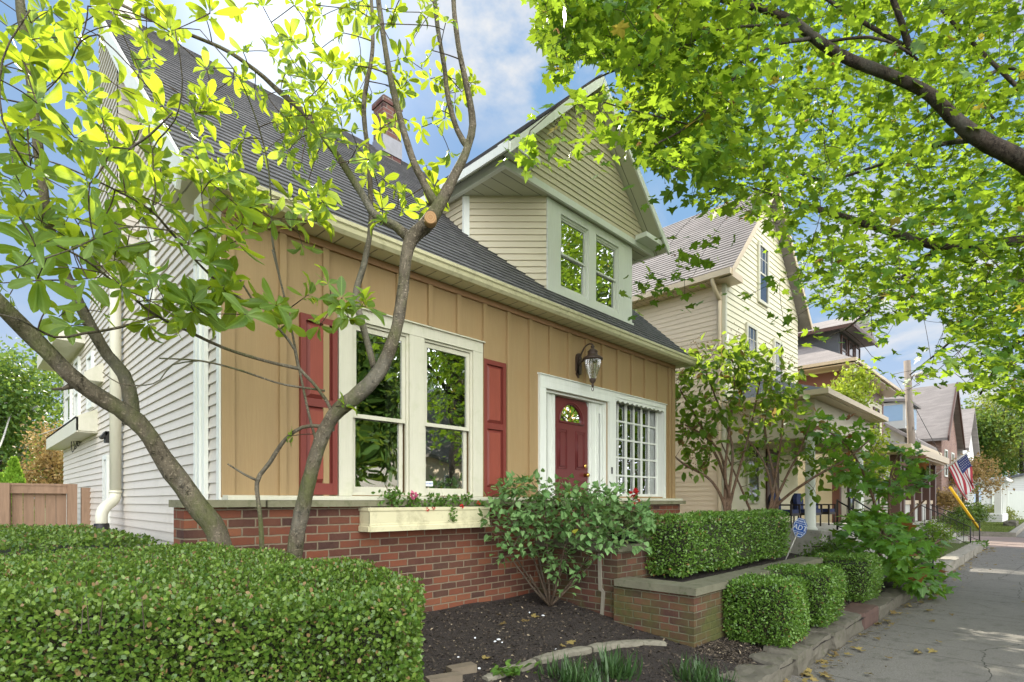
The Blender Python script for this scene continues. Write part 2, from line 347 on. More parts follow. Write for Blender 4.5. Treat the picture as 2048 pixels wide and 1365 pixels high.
def connect(bm, nodes, rads, targets, r_tip=.003, maxlen=2.5, droop=.1, n=5, grow=.5, rmax=.02):
    """join each target to the nearest wood already there; the twig becomes wood for the next ones"""
    cap = len(nodes) + len(targets) * 4; N = np.zeros((cap, 3)); N[:len(nodes)] = [tuple(p) for p in nodes]; RR = np.zeros(cap); RR[:len(nodes)] = rads; c = len(nodes)
    T = np.array([tuple(p) for p in targets]); base = N[:c]
    d0 = np.array([np.min(np.sum((base - q) ** 2, 1)) for q in T]); dirs = []
    dirs = np.zeros((len(T), 3))
    for ti in np.argsort(d0):
        q = T[ti]; dd = np.sum((N[:c] - q) ** 2, 1); j = int(np.argmin(dd)); L = math.sqrt(dd[j]); a = Vector(N[j]); b = Vector(q)
        if L > maxlen: dirs[ti] = (0, 0, 1); continue
        r0 = min(RR[j] * .75, r_tip + L * .012 * grow * 2, rmax); mid = (a + b) / 2 + Vector((random.uniform(-.12, .12) * L, random.uniform(-.12, .12) * L, droop * L + random.uniform(-.06, .06) * L))
        pts = [(a * (1 - u) ** 2 + mid * 2 * u * (1 - u) + b * u * u) for u in (0, .25, .5, .75, 1)]
        bm.tube(pts, [r0 + (r_tip - r0) * u for u in (0, .25, .5, .75, 1)], n, 0, False)
        for k, u in ((2, .5), (3, .75), (4, 1)):
            N[c] = pts[k]; RR[c] = max(r0 * (1 - u) + r_tip * u, r_tip * 1.2); c += 1
        dirs[ti] = tuple((pts[4] - pts[3]).normalized())
    return dirs
# ================================================================== ground (structure)
def gz(x, y):
    """garden bed rises from the kerb stones to the house"""
    return .15 + min(max(y - 1.75, 0), 2.6) * .135
M = {}
def ground_mats():
    m, t, out = mat_base('mulch'); P = t.pos()
    n = t.noise(P, 9., 6, .7); f = t.noise(t.vm('MULTIPLY', P, (1, 1.6, 1)), 120., 4, .75); v = t.new('ShaderNodeTexVoronoi'); v.inputs['Scale'].default_value = 90.; t.put(v.inputs['Vector'], P)
    c = t.mix(t.mr(f, .35, .7), (.018, .016, .016), (.13, .11, .098)); c = t.mix(t.m('MULTIPLY', n, .5), c, (.035, .027, .022))
    c = t.mix(t.m('LESS_THAN', v.outputs['Distance'], .06), c, (.2, .17, .13))
    principled(t, out, c, .9, t.bump(t.m('ADD', f, t.m('MULTIPLY', n, .6)), 1., .02), .2); M['mulch'] = m
    m, t, out = mat_base('concrete_paving'); P = t.pos(); x, y, z = t.sep(P)
    n = t.noise(P, 1.4, 7, .65); f = t.noise(P, 70., 4, .7)
    c = t.mix(n, (.13, .122, .108), (.225, .21, .185)); c = t.mix(t.mr(f, .4, .7), c, t.mix(.55, c, (.05, .05, .045))); c = t.mix(t.mr(t.noise(P, 190., 3, .7), .58, .66), c, (.34, .32, .28)); c = t.mix(t.mr(t.noise(P, 4.5, 6, .75), .52, .64), c, t.mix(.45, c, (.07, .07, .05)))
    d = t.noise(t.vm('MULTIPLY', P, (1., 2.5, 1)), 7., 6, .8); c = t.mix(t.mr(d, .60, .72), c, (.06, .055, .04))
    v = t.new('ShaderNodeTexVoronoi', feature='DISTANCE_TO_EDGE'); v.inputs['Scale'].default_value = .33; t.put(v.inputs['Vector'], t.vm('ADD', P, t.vm('SCALE', t.noise(P, 3., 4, .6, out=1), .25)))
    crack = t.m('LESS_THAN', v.outputs[0], .0012)
    fx = t.m('FRACT', t.m('DIVIDE', t.m('ADD', x, .35), 1.45)); jn = t.m('MULTIPLY', t.m('LESS_THAN', t.m('MINIMUM', fx, t.m('SUBTRACT', 1., fx)), .006), .6)
    k = t.m('MAXIMUM', crack, jn); c = t.mix(k, c, (.03, .03, .022))
    principled(t, out, c, .9, t.bump(t.m('SUBTRACT', t.m('ADD', t.m('MULTIPLY', f, .5), t.m('MULTIPLY', n, .6)), t.m('MULTIPLY', k, 1.5)), .8, .008), .25); M['paving'] = m
    m, t, out = mat_base('asphalt'); P = t.pos(); f = t.noise(P, 60., 4, .7)
    principled(t, out, t.mix(f, (.035, .035, .036), (.075, .073, .07)), .9, t.bump(f, .5, .01), .2); M['asphalt'] = m
    m, t, out = mat_base('lawn_soil'); P = t.pos(); f = t.noise(P, 30., 6, .7)
    principled(t, out, t.mix(t.mr(f, .3, .7), (.035, .055, .014), (.11, .13, .035)), .9, t.bump(f, .8, .03), .15); M['turf'] = m
    M['alley'] = brick_mat('alley_bricks', 0, .12, .22, [(0, (.18, .14, .12)), (.5, (.27, .22, .19)), (1, (.33, .27, .24))], (.2, .18, .16))
ground_mats()
def grid(name, x0, x1, y0, y1, nx, ny, fz, mat, label_kind='structure'):
    b = B(); vs = [(x0 + (x1 - x0) * i / nx, y0 + (y1 - y0) * j / ny) for j in range(ny + 1) for i in range(nx + 1)]
    b.v = [(x, y, fz(x, y)) for x, y in vs]
    for j in range(ny):
        for i in range(nx): a = j * (nx + 1) + i; b.f.append((a, a + 1, a + nx + 2, a + nx + 1)); b.mi.append(0); b.sm.append(True)
    return tag(b.build(name, mat, None, (0, 0, 0)), kind=label_kind)
grid('ground', -400, 700, -500, 600, 2, 2, lambda x, y: -.06, M['turf'])
grid('sidewalk', -20, 24.6, -.95, 1.66, 90, 6, lambda x, y: .012 * mnoise.noise(Vector((x * .5, y * .5, 0))), M['paving'])
grid('sidewalk', 32.2, 120, -.95, 1.2, 10, 2, lambda x, y: 0., M['paving'])
b = B(); b.box(24.6, 32.2, -5, 60, -.05, -.012); tag(b.build('alley', M['alley'], None, (0, 0, 0)), kind='structure')
grid('street', -60, 160, -11.5, -3.2, 2, 2, lambda x, y: -.03, M['asphalt'])
bed_z = lambda x, y: gz(x, y) + (.018 * mnoise.noise(Vector((x * 2.2, y * 2.2, 1))) + .010 * mnoise.noise(Vector((x * 7, y * 7, 2))))
grid('garden_bed', -4, 12.4, 1.62, 4.6, 200, 46, bed_z, M['mulch'])
grid('side_yard', -14, 1.5, 4.6, 14, 12, 8, lambda x, y: .42, M['turf'])
grid('yard', 8.1, 24.4, 1.7, 16, 30, 16, lambda x, y: .14 + min(max(y - 1.8, 0), 3) * .08, M['turf'])
# ================================================================== house materials
M['tan'] = paint('tan_board_paint', (.345, .238, .118), .6, .10, 1.2, .2, 25., .3, dirt=(.32, .21, .10), streak=.3)
M['frieze'] = paint('tan_frieze_paint', (.33, .19, .105), .5, .08, 2.)
M['trim'] = paint('cream_trim_paint', (.62, .60, .48), .45, .05, 2.5, .1, 30., .35, dirt=(.5, .5, .36), streak=.2)
M['white'] = paint('white_trim_paint', (.76, .78, .72), .45, .05, 3., .1, 30., .4, streak=.22)
M['gutter'] = paint('cream_gutter_metal', (.60, .56, .36), .35, .07, 3., .05, 20., .5, dirt=(.36, .33, .2))
M['red'] = paint('brick_red_shutter_paint', (.19, .037, .027), .55, .14, 3., streak=.5)
M['redpanel'] = paint('faded_red_panel_paint', (.26, .058, .036), .6, .12, 5., streak=.5)
M['door'] = paint('maroon_door_paint', (.13, .026, .026), .35, .08, 2., .05)
M['vinyl'] = paint('grey_vinyl_siding', (.60, .555, .49), .45, .05, 1.5, .12, 8., .35, dirt=(.52, .48, .41))
M['vinyl2'] = paint('sage_vinyl_siding', (.58, .52, .38), .45, .05, 1.5, .12, 8., .35)
M['soffit'] = line_mat('cream_soffit', (.66, .62, .44), 'x', .16, w=.05)
M['soffity'] = line_mat('sage_soffit', (.50, .50, .38), 'y', .17, w=.05)
M['brick'] = brick_mat('red_brick', 0)
M['brick_moss'] = brick_mat('mossy_brick', 1.0, c=[(0., (.035, .022, .018)), (.4, (.075, .034, .024)), (.8, (.115, .048, .03)), (1., (.15, .065, .042))], mcol=(.15, .135, .095))
M['stone'] = paint('weathered_limestone', (.20, .19, .12), .85, .3, 5., .7, 40., .2, dirt=(.10, .11, .05))
M['cap'] = paint('mossy_cap_stone', (.15, .145, .10), .9, .35, 4., .8, 40., .2, dirt=(.06, .075, .03))
M['roof'] = shingle_mat('dark_shingle', (.06, .058, .062), (.17, .162, .165), .11, .079)
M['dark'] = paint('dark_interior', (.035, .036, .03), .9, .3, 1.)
M['glass'] = glass_mat('window_glass', .5)
M['glass_w'] = glass_mat('old_wavy_glass', .42, wave=.3, wscale=1.8)
M['brass'] = paint('brass', (.7, .45, .12), .25, .1, 9., 0, 9., .5, 1.)
M['black'] = paint('black_metal', (.015, .014, .013), .45, .2, 9., .1)
M['bronze'] = paint('bronze_lantern_metal', (.055, .035, .026), .5, .3, 25., .3)
XL, XR, YF, YB = 1.364, 8.14, 4.38, 4.28
H1 = thing('clapboard_house', (4.75, 7.6, .4), 'tan board-and-batten house with red shutters, maroon door and a big gabled dormer', 'house')
def holes_wall(b, x0, x1, z0, z1, holes, y0, y1, m=0):
    xs = sorted({x0, x1, *[h[0] for h in holes], *[h[1] for h in holes]}); zs = sorted({z0, z1, *[h[2] for h in holes], *[h[3] for h in holes]})
    for a, c in zip(xs, xs[1:]):
        run = None
        for d, e in zip(zs, zs[1:]):
            inside = any(h[0] - 1e-6 <= a and c <= h[1] + 1e-6 and h[2] - 1e-6 <= d and e <= h[3] + 1e-6 for h in holes)
            if not inside: run = (run[0], e) if run else (d, e)
            if inside and run: b.box(a, c, y0, y1, run[0], run[1], m); run = None
        if run: b.box(a, c, y0, y1, run[0], run[1], m)
W1, W2 = (2.408, 3.008, 1.605, 3.137), (3.177, 3.809, 1.605, 3.137)
DR, LW = (4.968, 6.287, 1.06, 2.914), (6.445, 7.78, 1.62, 3.0)
b = B(); holes_wall(b, XL, XR, 1.0, 3.76, [W1, W2, DR, LW], YF, YF + .12)
bx = 3.256
xs = [bx + .362 * k for k in range(-5, 14)]
for x in xs:
    if x < XL + .12 or x > 8.0: continue
    spans = [(1.58, 3.675)]
    if 2.29 < x < 3.96: spans = [(3.27, 3.675)]
    if 4.84 < x < 7.83: spans = [(3.085, 3.675)]
    for a, c in spans: b.box(x - .026, x + .026, YF - .032, YF, a, c)
b.box(XL - .005, XL + .085, YF - .022, YF, 1.58, 3.675); b.box(8.05, 8.143, YF - .024, YF + .1, 1.58, 3.675); b.box(7.985, 8.01, YF - .02, YF, 1.58, 3.675)
b.build('front_wall', M['tan'], H1)
b = B(); b.box(XL, XR, YF - .028, YF - .001, 3.68, 3.742); b.build('frieze_board', M['frieze'], H1)
# brick base, sill
b = B(); b.box(1.091, 8.15, YB, YF + .1, -.1, 1.505); b.box(1.091, XL + .05, YF + .1, 4.535, -.1, 1.505)
b.build('brick_base', M['brick'], H1)
b = B(); b.box(1.065, 1.62, 4.215, 4.56, 1.507, 1.560); b.box(1.635, 8.20, 4.205, YF, 1.505, 1.557)
b.build('stone_ledge', M['stone'], H1)
b = B(); b.prism([(XL + .0, YF, 1.560), (XL, 4.235, 1.560), (XL, 4.235, 1.582), (XL, 4.25, 1.592), (XL, YF, 1.597)], (6.8, 0, 0))
b.build('wooden_sill', M['trim'], H1)
# side gable wall
b = B(); O = (XL, 0, 0); U = (0, 1, 0); V = (0, 0, 1); N = (-1, 0, 0)
b.siding(O, U, V, N, [(YF + .06, .3), (10.7, .3), (10.7, 3.9), (7.64, 7.05), (YF + .06, 3.97)], .0845, .016)
b.box(XL + .001, XL + .12, YF + .121, 10.7, .2, 3.85); b.prism([(XL + .002, YF, 3.8), (XL + .002, 10.7, 3.8), (XL + .002, 7.64, 7.0)], (.1, 0, 0))
b.build('side_wall', M['vinyl'], H1)
b = B(); b.box(XL - .018, XL + .0, YF - .001, YF + .062, 1.56, 3.8); b.build('corner_board', M['white'], H1)
b = B()
for k, (y0, y1, d) in enumerate(((4.64, 4.70, .045), (4.70, 4.75, .062), (4.75, 4.80, .045), (4.80, 4.85, .062))): b.box(XL - d, XL - .013, y0, y1 - .004, 1.0, 3.42)
b.prism([(1.30, 4.64, 3.41), (1.30, 4.85, 3.41), (1.16, 4.3, 3.66), (1.16, 4.12, 3.66)], (.045, 0, 0)); b.build('downspout', M['white'], H1)
# right gable wall (faces the neighbour)
b = B(); b.siding((XR, 0, 0), (0, 1, 0), (0, 0, 1), (1, 0, 0), [(YF + .1, .2), (10.7, .2), (10.7, 3.9), (7.64, 7.0), (YF + .1, 3.9)], .0845, .014); b.box(XR - .1, XR - .001, YF + .121, 10.7, .2, 3.85); b.prism([(XR - .002, YF, 3.8), (XR - .002, 10.7, 3.8), (XR - .002, 7.64, 7.0)], (-.1, 0, 0)); b.build('side_wall', M['vinyl'], H1)
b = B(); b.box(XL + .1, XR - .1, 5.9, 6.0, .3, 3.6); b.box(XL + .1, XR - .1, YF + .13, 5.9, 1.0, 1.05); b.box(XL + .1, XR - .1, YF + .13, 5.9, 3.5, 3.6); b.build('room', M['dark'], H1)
# main roof
SL = .95; th = math.atan(SL); YE, ZE, YR = 4.16, 3.855, 7.64; ZR = ZE + SL * (YR - YE)
b = B(); Vv = (0, math.cos(th), math.sin(th)); Nn = (0, -math.sin(th), math.cos(th)); Lr = (YR - YE) / math.cos(th)
b.siding((0, YE, ZE), (1, 0, 0), Vv, Nn, [(1.06, 0), (8.37, 0), (8.37, Lr), (1.06, Lr)], .115, .013)
b.prism([(1.065, YE + .01, ZE - .008), (1.065, YR, ZR - .008), (1.065, YR, ZR - .14), (1.065, YE + .02, ZE - .1)], (7.30, 0, 0)); b.prism([(1.42, YR + .001, ZR - .008), (1.42, 2 * YR - YE, ZE), (1.42, 2 * YR - YE, ZE - .1), (1.42, YR + .001, ZR - .14)], (6.9, 0, 0))
roof = b.build('roof', M['roof'], H1)
b = B()
for x0 in (1.035, 8.358):
    b = B(); b.prism([(x0, YE - .02, ZE - .02), (x0, YR, ZR - .02), (x0, YR, ZR - .20), (x0, YE + .1, ZE - .17)], (.028, 0, 0)); b.build('rake_board', M['white'], H1)
b = B(); b.box(1.06, 8.36, 4.17, YF - .001, 3.745, 3.757); b.box(1.06, XL, YF, 4.7, 3.75, 3.76); b.box(1.2, 8.17, 4.4, 4.5, 3.76, 3.9); b.box(8.15, 8.36, YF, 4.6, 3.745, 3.757); b.build('soffit', M['soffit'], H1)
gp = [(4.17, 3.735), (4.14, 3.738), (4.115, 3.765), (4.11, 3.80), (4.095, 3.812), (4.095, 3.842), (4.11, 3.842), (4.115, 3.83), (4.17, 3.83)]
b = B(); b.prism([(1.05, y, z) for y, z in gp], (7.33, 0, 0))
b.build('gutter', M['gutter'], H1)
# chimney: brick stack above ridge
b = B(); cx0, cx1, cy0, cy1 = 4.55, 4.87, 7.28, 7.56; b.box(cx0, cx1, cy0, cy1, 6.6, 7.66); b.box(cx0 - .02, cx1 + .02, cy0 - .02, cy1 + .02, 7.66, 7.74)
ch = b.build('chimney', brick_mat('sooty_brick', 0, c=[(0., (.05, .025, .025)), (.5, (.11, .045, .04)), (1., (.16, .07, .055))], mcol=(.2, .17, .15)), H1)
b = B(); b.box(cx0 - .012, cx1 + .012, cy0 - .012, cy1 + .012, 6.9, 7.16); b.build('flashing', paint('lead_flashing', (.22, .22, .24), .5, .25, 14., .6, 14., .5, .3), ch)
b = B(); b.box(cx0 + .03, cx1 - .03, cy0 + .03, cy1 - .03, 7.74, 7.80); b.build('flue', M['bronze'], ch)
# chase on the side wall near the peak, rear wing
b = B(); b.siding((1.18, 0, 0), U, V, N, [(7.05, 4.3), (8.15, 4.3), (8.15, 7.5), (7.05, 7.5)], .0845, .012); b.siding((0, 7.05, 0), (1, 0, 0), V, (0, -1, 0), [(1.18, 4.3), (1.36, 4.3), (1.36, 7.5), (1.18, 7.5)], .0845, .012); b.box(1.185, XL, 7.055, 8.15, 4.3, 7.5)
b.build('side_chase', M['vinyl'], H1)
b = B(); b.siding((XL, 0, 0), U, V, N, [(10.7, .3), (13.1, .3), (13.1, 3.95), (10.7, 3.95)], .0845, .014); b.box(XL + .001, 7, 10.701, 13.1, .3, 4.2); b.siding((0, 13.1, 0), (1, 0, 0), V, (0, 1, 0), [(XL, .3), (7, .3), (7, 4.2), (XL, 4.2)], .0845, .01)
b.build('rear_wing', M['vinyl'], H1)
b = B(); b.box(1.14, XL, 9.5, 13.2, 2.50, 2.56); b.box(1.12, 1.14, 9.48, 13.2, 2.50, 2.72); b.prism([(1.12, 9.48, 2.52), (XL, 9.48, 2.52), (XL, 9.48, 2.82), (1.12, 9.48, 2.70)], (0, .03, 0)); b.prism([(1.12, 9.5, 2.72), (XL, 9.5, 2.84), (XL, 9.5, 2.81), (1.12, 9.5, 2.69)], (0, 3.7, 0))
b.build('rear_eave', M['trim'], H1)
b = B(); b.box(1.02, 7, 10.65, 13.3, 3.98, 4.05); b.box(1.0, 1.02, 10.63, 13.3, 3.98, 4.2); b.box(1.0, 1.36, 10.6, 10.65, 3.98, 4.2); b.prism([(1.15, 9.05, 3.15), (XL, 9.05, 3.15), (XL, 9.05, 3.42), (1.15, 9.05, 3.25)], (0, .5, 0)); b.build('upper_eave', M['trim'], H1)
for (y0, y1, z0, z1) in ((11.0, 11.5, 2.75, 3.85), (11.9, 12.6, 2.9, 3.85), (6.3, 6.75, 3.3, 4.5), (8.6, 8.9, .5, 2.15), (9.75, 10.2, 2.9, 3.7)):
    b = B()
    for q in ((y0, y0 + .06, z0, z1), (y1 - .06, y1, z0, z1), (y0 + .06, y1 - .06, z1 - .06, z1), (y0 + .06, y1 - .06, z0, z0 + .06), (y0 + .06, y1 - .06, (z0 + z1) / 2 - .02, (z0 + z1) / 2 + .02)): b.box(XL - .045, XL - .005, q[0], q[1], q[2], q[3])
    f = b.build('window', M['white'], H1); b = B(); b.box(XL - .022, XL - .017, y0 + .05, y1 - .05, z0 + .05, z1 - .05); b.build('pane', M['glass'], f)
# cable bundle on the rear eave
b = B()
for k in range(5):
    p = [at(200 - k * 3, 815 + k * 3, 7.7), at(165 + k, 838 + k * 4, 8.2), at(150 - k * 3, 850, 8.6), at(143 + k * 4, 880, 8.7), at(145 + k * 6, 905 - k * 6, 8.7), at(155 + k * 2, 880, 8.65), at(158, 850, 8.6)]
    q, r_ = smooth_path(p, [.006] * 7, .05); b.tube(q, r_, 5)
b.build('cable', M['black'], H1)
b = B(); b.box(1.27, 1.35, 8.35, 8.47, 2.28, 2.42); b.prism([(1.27, 8.35, 2.42), (1.27, 8.47, 2.42), (1.22, 8.47, 2.34), (1.22, 8.35, 2.34)], (.03, 0, -.02)); b.build('floodlight', M['black'], H1)
# big white waste pipe with its black rubber coupling
pp = onX(231, 985, 1.28); Yp = pp.y; zb = pp.z
b = B(); b.tube([(1.28, Yp, 5.6), (1.28, Yp, zb)], .058, 16)
e = [Vector((1.28, Yp, zb)), Vector((1.26, Yp - .02, zb - .09)), Vector((1.17, Yp - .1, zb - .17)), Vector((1.13, Yp - .13, zb - .25)), Vector((1.13, Yp - .13, 1.27))]
q, r_ = smooth_path(e, [.06] * 5, .04); b.tube(q, r_, 16); b.tube([(1.28, Yp, zb - .01), (1.28, Yp, zb + .02)], .066, 16)
pv = paint('pvc_pipe', (.62, .60, .48), .4, .08, 6., 0); pipe = b.build('waste_pipe', pv, H1)
b = B(); x, y = 1.13, Yp - .13; b.lathe((x, y, 0), [(.07, 1.30), (.075, 1.28), (.075, 1.245), (.082, 1.24), (.082, 1.19), (.088, 1.185), (.088, 1.12)], 20); b.build('coupling', M['black'], pipe)
b = B(); b.lathe((x, y, 0), [(.17, 1.12), (.18, 1.10), (.18, .4)], 24); b.build('pipe_footing', M['stone'], pipe)
# ------------------------------------------------------------------ windows
def casing(b, x0, x1, z0, z1, y0, y1, t=.05): pass
def sash(b, x0, x1, z0, z1, y0, y1, w=.045, top=.045, bot=.06):
    b.box(x0, x0 + w, y0, y1, z0, z1); b.box(x1 - w, x1, y0, y1, z0, z1); b.box(x0 + w, x1 - w, y0, y1, z1 - top, z1); b.box(x0 + w, x1 - w, y0, y1, z0, z0 + bot)
b = B()
for a, c in ((2.285, 2.408), (3.008, 3.177), (3.809, 3.945)): b.box(a, c, 4.350, YF + .02, 1.598, 3.135)
b.box(2.285, 3.945, 4.348, YF + .02, 3.137, 3.245); b.prism([(2.27, YF, 3.245), (2.27, 4.325, 3.245), (2.27, 4.325, 3.256), (2.27, YF, 3.275)], (1.69, 0, 0))
win = b.build('front_window', M['trim'], H1)
M['curtain'] = paint('linen_curtain', (.42, .38, .3), .9, .1, 3.)
for xa, xb in ((2.41, 2.56), (2.86, 3.0), (3.18, 3.30), (3.68, 3.80)):
    b = B(); n = 24; pts = [(xa + (xb - xa) * k / n, 4.54 + .018 * math.sin(k * 1.6)) for k in range(n + 1)]; b.prism([(x, y, 1.62) for x, y in pts] + [(x, y + .004, 1.62) for x, y in reversed(pts)], (0, 0, 1.5)); b.build('curtain', M['curtain'], H1)
for k, w in enumerate((W1, W2)):
    b = B(); sash(b, w[0] + .001, w[1] - .001, 1.605, 3.136, 4.372, 4.402, .022, .022, .025)
    sash(b, w[0] + .024, w[1] - .024, 2.29, 3.11, 4.39, 4.42, .038, .045, .035); sash(b, w[0] + .03, w[1] - .03, 1.63, 2.335, 4.425, 4.455, .042, .038, .05)
    f = b.build('sash', M['trim'], win)
    b = B(); b.box(w[0] + .06, w[1] - .06, 4.403, 4.406, 2.32, 3.07); b.build('pane', M['glass_w'], win)
    b = B(); b.box(w[0] + .06, w[1] - .06, 4.438, 4.441, 1.67, 2.31); b.build('pane', M['glass_w'], win)
def text_mesh(txt, size, mat, name, mtx, parent, extrude=.001, shear=0., spacing=1.):
    cu = bpy.data.curves.new(name, 'FONT'); cu.body = txt; cu.size = size; cu.extrude = extrude; cu.shear = shear; cu.align_x = 'CENTER'; cu.align_y = 'CENTER'; cu.space_character = spacing; cu.resolution_u = 3
    tmp = bpy.data.objects.new('tmp', cu); COL.objects.link(tmp); me = bpy.data.meshes.new_from_object(tmp.evaluated_get(bpy.context.evaluated_depsgraph_get())); bpy.data.objects.remove(tmp)
    me.transform(mtx); me.name = name; b = B(); b.v = [tuple(v.co) for v in me.vertices]; b.f = [tuple(p.vertices) for p in me.polygons]; b.mi = [0] * len(b.f); b.sm = [False] * len(b.f)
    return b.build(name, mat, parent)
M['signblue'] = paint('sign_blue', (.03, .11, .42), .4, .03, 3., 0); M['signwhite'] = paint('sign_white', (.75, .78, .8), .4, .02, 3., 0)
Mfront = lambda x, y, z: Matrix.Translation((x, y, z)) @ Matrix.Rotation(R(90), 4, 'X')
b = B(); b.box(3.245, 3.345, 4.4355, 4.4375, 1.70, 1.75); st = b.build('sticker', M['signwhite'], win)
text_mesh('ADT', .022, M['signblue'], 'sticker_text', Mfront(3.32, 4.4345, 1.725), win); text_mesh('SECURED BY', .009, M['signblue'], 'sticker_text', Mfront(3.277, 4.4345, 1.725), win)
# shutters
for x0, x1 in ((1.949, 2.27), (3.958, 4.29)):
    b = B(); b.box(x0, x0 + .045, 4.345, YF, 1.605, 3.085); b.box(x1 - .045, x1, 4.345, YF, 1.605, 3.085)
    for z0, z1 in ((1.605, 1.70), (2.335, 2.40), (3.035, 3.085)): b.box(x0 + .045, x1 - .045, 4.347, YF, z0, z1)
    b.box(x0 + .045, x1 - .045, 4.372, YF - .001, 1.70, 3.035); sh = b.build('shutter', M['red'], H1)
    for z0, z1 in ((1.70, 2.335), (2.40, 3.035)):
        b = B(); a, c, e, f = x0 + .05, x1 - .05, z0 + .005, z1 - .005; i = .032
        o4 = [(a, 4.371, e), (c, 4.371, e), (c, 4.371, f), (a, 4.371, f)]; i4 = [(a + i, 4.352, e + i), (c - i, 4.352, e + i), (c - i, 4.352, f - i), (a + i, 4.352, f - i)]
        for k in range(4): b.poly([o4[k], o4[(k + 1) % 4], i4[(k + 1) % 4], i4[k]], 1)
        b.poly(i4); b.build('shutter_panel', [M['redpanel'], M['red']], sh)
# entrance: door, sidelights, casing
b = B(); b.box(4.858, 4.967, 4.345, YF + .02, 1.06, 2.914); b.box(6.288, 6.444, 4.345, YF + .02, 1.06, 3.0); b.box(4.858, 6.444, 4.343, YF + .02, 2.915, 3.0); b.box(4.858, 7.822, 4.343, YF + .02, 3.001, 3.065)
b.prism([(4.845, YF, 3.066), (4.845, 4.325, 3.066), (4.845, 4.325, 3.076), (4.845, YF, 3.09)], (2.99, 0, 0)); b.box(7.781, 7.822, 4.345, YF + .02, 1.598, 3.0)
ent = b.build('entrance_casing', M['white'], H1)
b = B(); b.box(4.968, 6.287, 4.40, 4.50, 2.885, 2.913)
for x0, x1, y0 in ((4.968, 4.99, 4.42), (5.09, 5.12, 4.43), (5.12, 5.19, 4.455), (5.19, 5.235, 4.44), (5.235, 5.268, 4.46), (5.972, 6.0, 4.46), (6.0, 6.05, 4.44), (6.05, 6.12, 4.455), (6.12, 6.15, 4.43), (6.245, 6.265, 4.42), (6.265, 6.287, 4.40)): b.box(x0, x1, y0, 4.52, 1.06, 2.884)
for x0, x1 in ((4.99, 5.09), (6.15, 6.245)): b.box(x0, x1, 4.46, 4.52, 2.76, 2.884); b.box(x0, x1, 4.46, 4.52, 1.06, 1.3); b.box(x0, x0 + .02, 4.455, 4.5, 1.3, 2.76); b.box(x1 - .02, x1, 4.455, 4.5, 1.3, 2.76)
b.build('door_frame', M['white'], ent)
for x0, x1 in ((5.01, 5.07), (6.17, 6.225)): b = B(); b.box(x0, x1, 4.485, 4.49, 1.3, 2.76); b.build('sidelight_pane', M['glass'], ent)
# door slab with a fan light hole (fan of quads round the half circle)
b = B(); dx0, dx1, dz0, dz1, yd = 5.27, 5.97, 1.06, 2.883, 4.48; cx_, cz_, rr = 5.62, 2.585, .222
arc = [(cx_ + rr * math.cos(a), cz_ + rr * math.sin(a)) for a in [math.pi * k / 16 for k in range(17)]]
b.box(dx0, dx1, yd, yd + .04, dz0, cz_); top = []
for (x, z) in arc:
    a = math.atan2(z - cz_, x - cx_); k = min(((dx1 - cx_) / abs(math.cos(a))) if abs(math.cos(a)) > 1e-6 else 9, ((dz1 - cz_) / math.sin(a)) if math.sin(a) > 1e-6 else 9); top.append((cx_ + k * math.cos(a), cz_ + k * math.sin(a)))
for k in range(16):
    b.poly([(arc[k][0], yd, arc[k][1]), (top[k][0], yd, top[k][1]), (top[k + 1][0], yd, top[k + 1][1]), (arc[k + 1][0], yd, arc[k + 1][1])]); b.poly([(arc[k][0], yd, arc[k][1]), (arc[k + 1][0], yd, arc[k + 1][1]), (arc[k + 1][0], yd + .04, arc[k + 1][1]), (arc[k][0], yd + .04, arc[k][1])])
for cxx in (dx1, dx0): b.poly([(cxx, yd, dz1), (top[4 if cxx == dx1 else 12][0], yd, top[4 if cxx == dx1 else 12][1]), (cx_, yd, dz1)])
b.poly([(dx0, yd + .041, cz_), (dx1, yd + .041, cz_), (dx1, yd + .041, dz1), (dx0, yd + .041, dz1)])
ring = [Vector((cx_ + (rr + .025) * math.cos(math.pi * k / 16), yd - .004, cz_ + (rr + .025) * math.sin(math.pi * k / 16))) for k in range(17)]; b.tube([Vector((cx_ + rr + .025, yd - .004, cz_ - .02))] + ring + [Vector((cx_ - rr - .025, yd - .004, cz_ - .02)), Vector((cx_ + rr + .025, yd - .004, cz_ - .02))], .012, 6)
for x0, x1, z0, z1 in ((5.345, 5.52, 1.97, 2.47), (5.71, 5.89, 1.97, 2.47), (5.345, 5.52, 1.2, 1.82), (5.71, 5.89, 1.2, 1.82)):
    for i, y in ((0, .007), (.03, .010)):
        p = [Vector((x0 + i, yd - y * .5, z0 + i)), Vector((x1 - i, yd - y * .5, z0 + i)), Vector((x1 - i, yd - y * .5, z1 - i)), Vector((x0 + i, yd - y * .5, z1 - i)), Vector((x0 + i, yd - y * .5, z0 + i))]; b.tube(p, .006, 4)
    b.box(x0 + .04, x1 - .04, yd - .008, yd, z0 + .04, z1 - .04)
door = b.build('door', M['door'], H1)
b = B(); b.poly([(cx_ - rr, yd + .02, cz_)] + [(x, yd + .02, z) for x, z in reversed(arc)]); b.build('fan_light', M['glass'], door)
b = B()
for a in (30, 60, 90, 120, 150): b.tube([(cx_ + .05 * math.cos(R(a)), yd + .015, cz_ + .05 * math.sin(R(a))), (cx_ + rr * math.cos(R(a)), yd + .015, cz_ + rr * math.sin(R(a)))], .004, 5)
b.tube([(cx_ + .05 * math.cos(math.pi * k / 8), yd + .015, cz_ + .05 * math.sin(math.pi * k / 8)) for k in range(9)], .004, 5); b.build('leaded_came', M['brass'], door)
b = B(); b.lathe((0, 0, 0), [(.001, -.001), (.001, 0)], 6)
b = B(); kx = 5.905
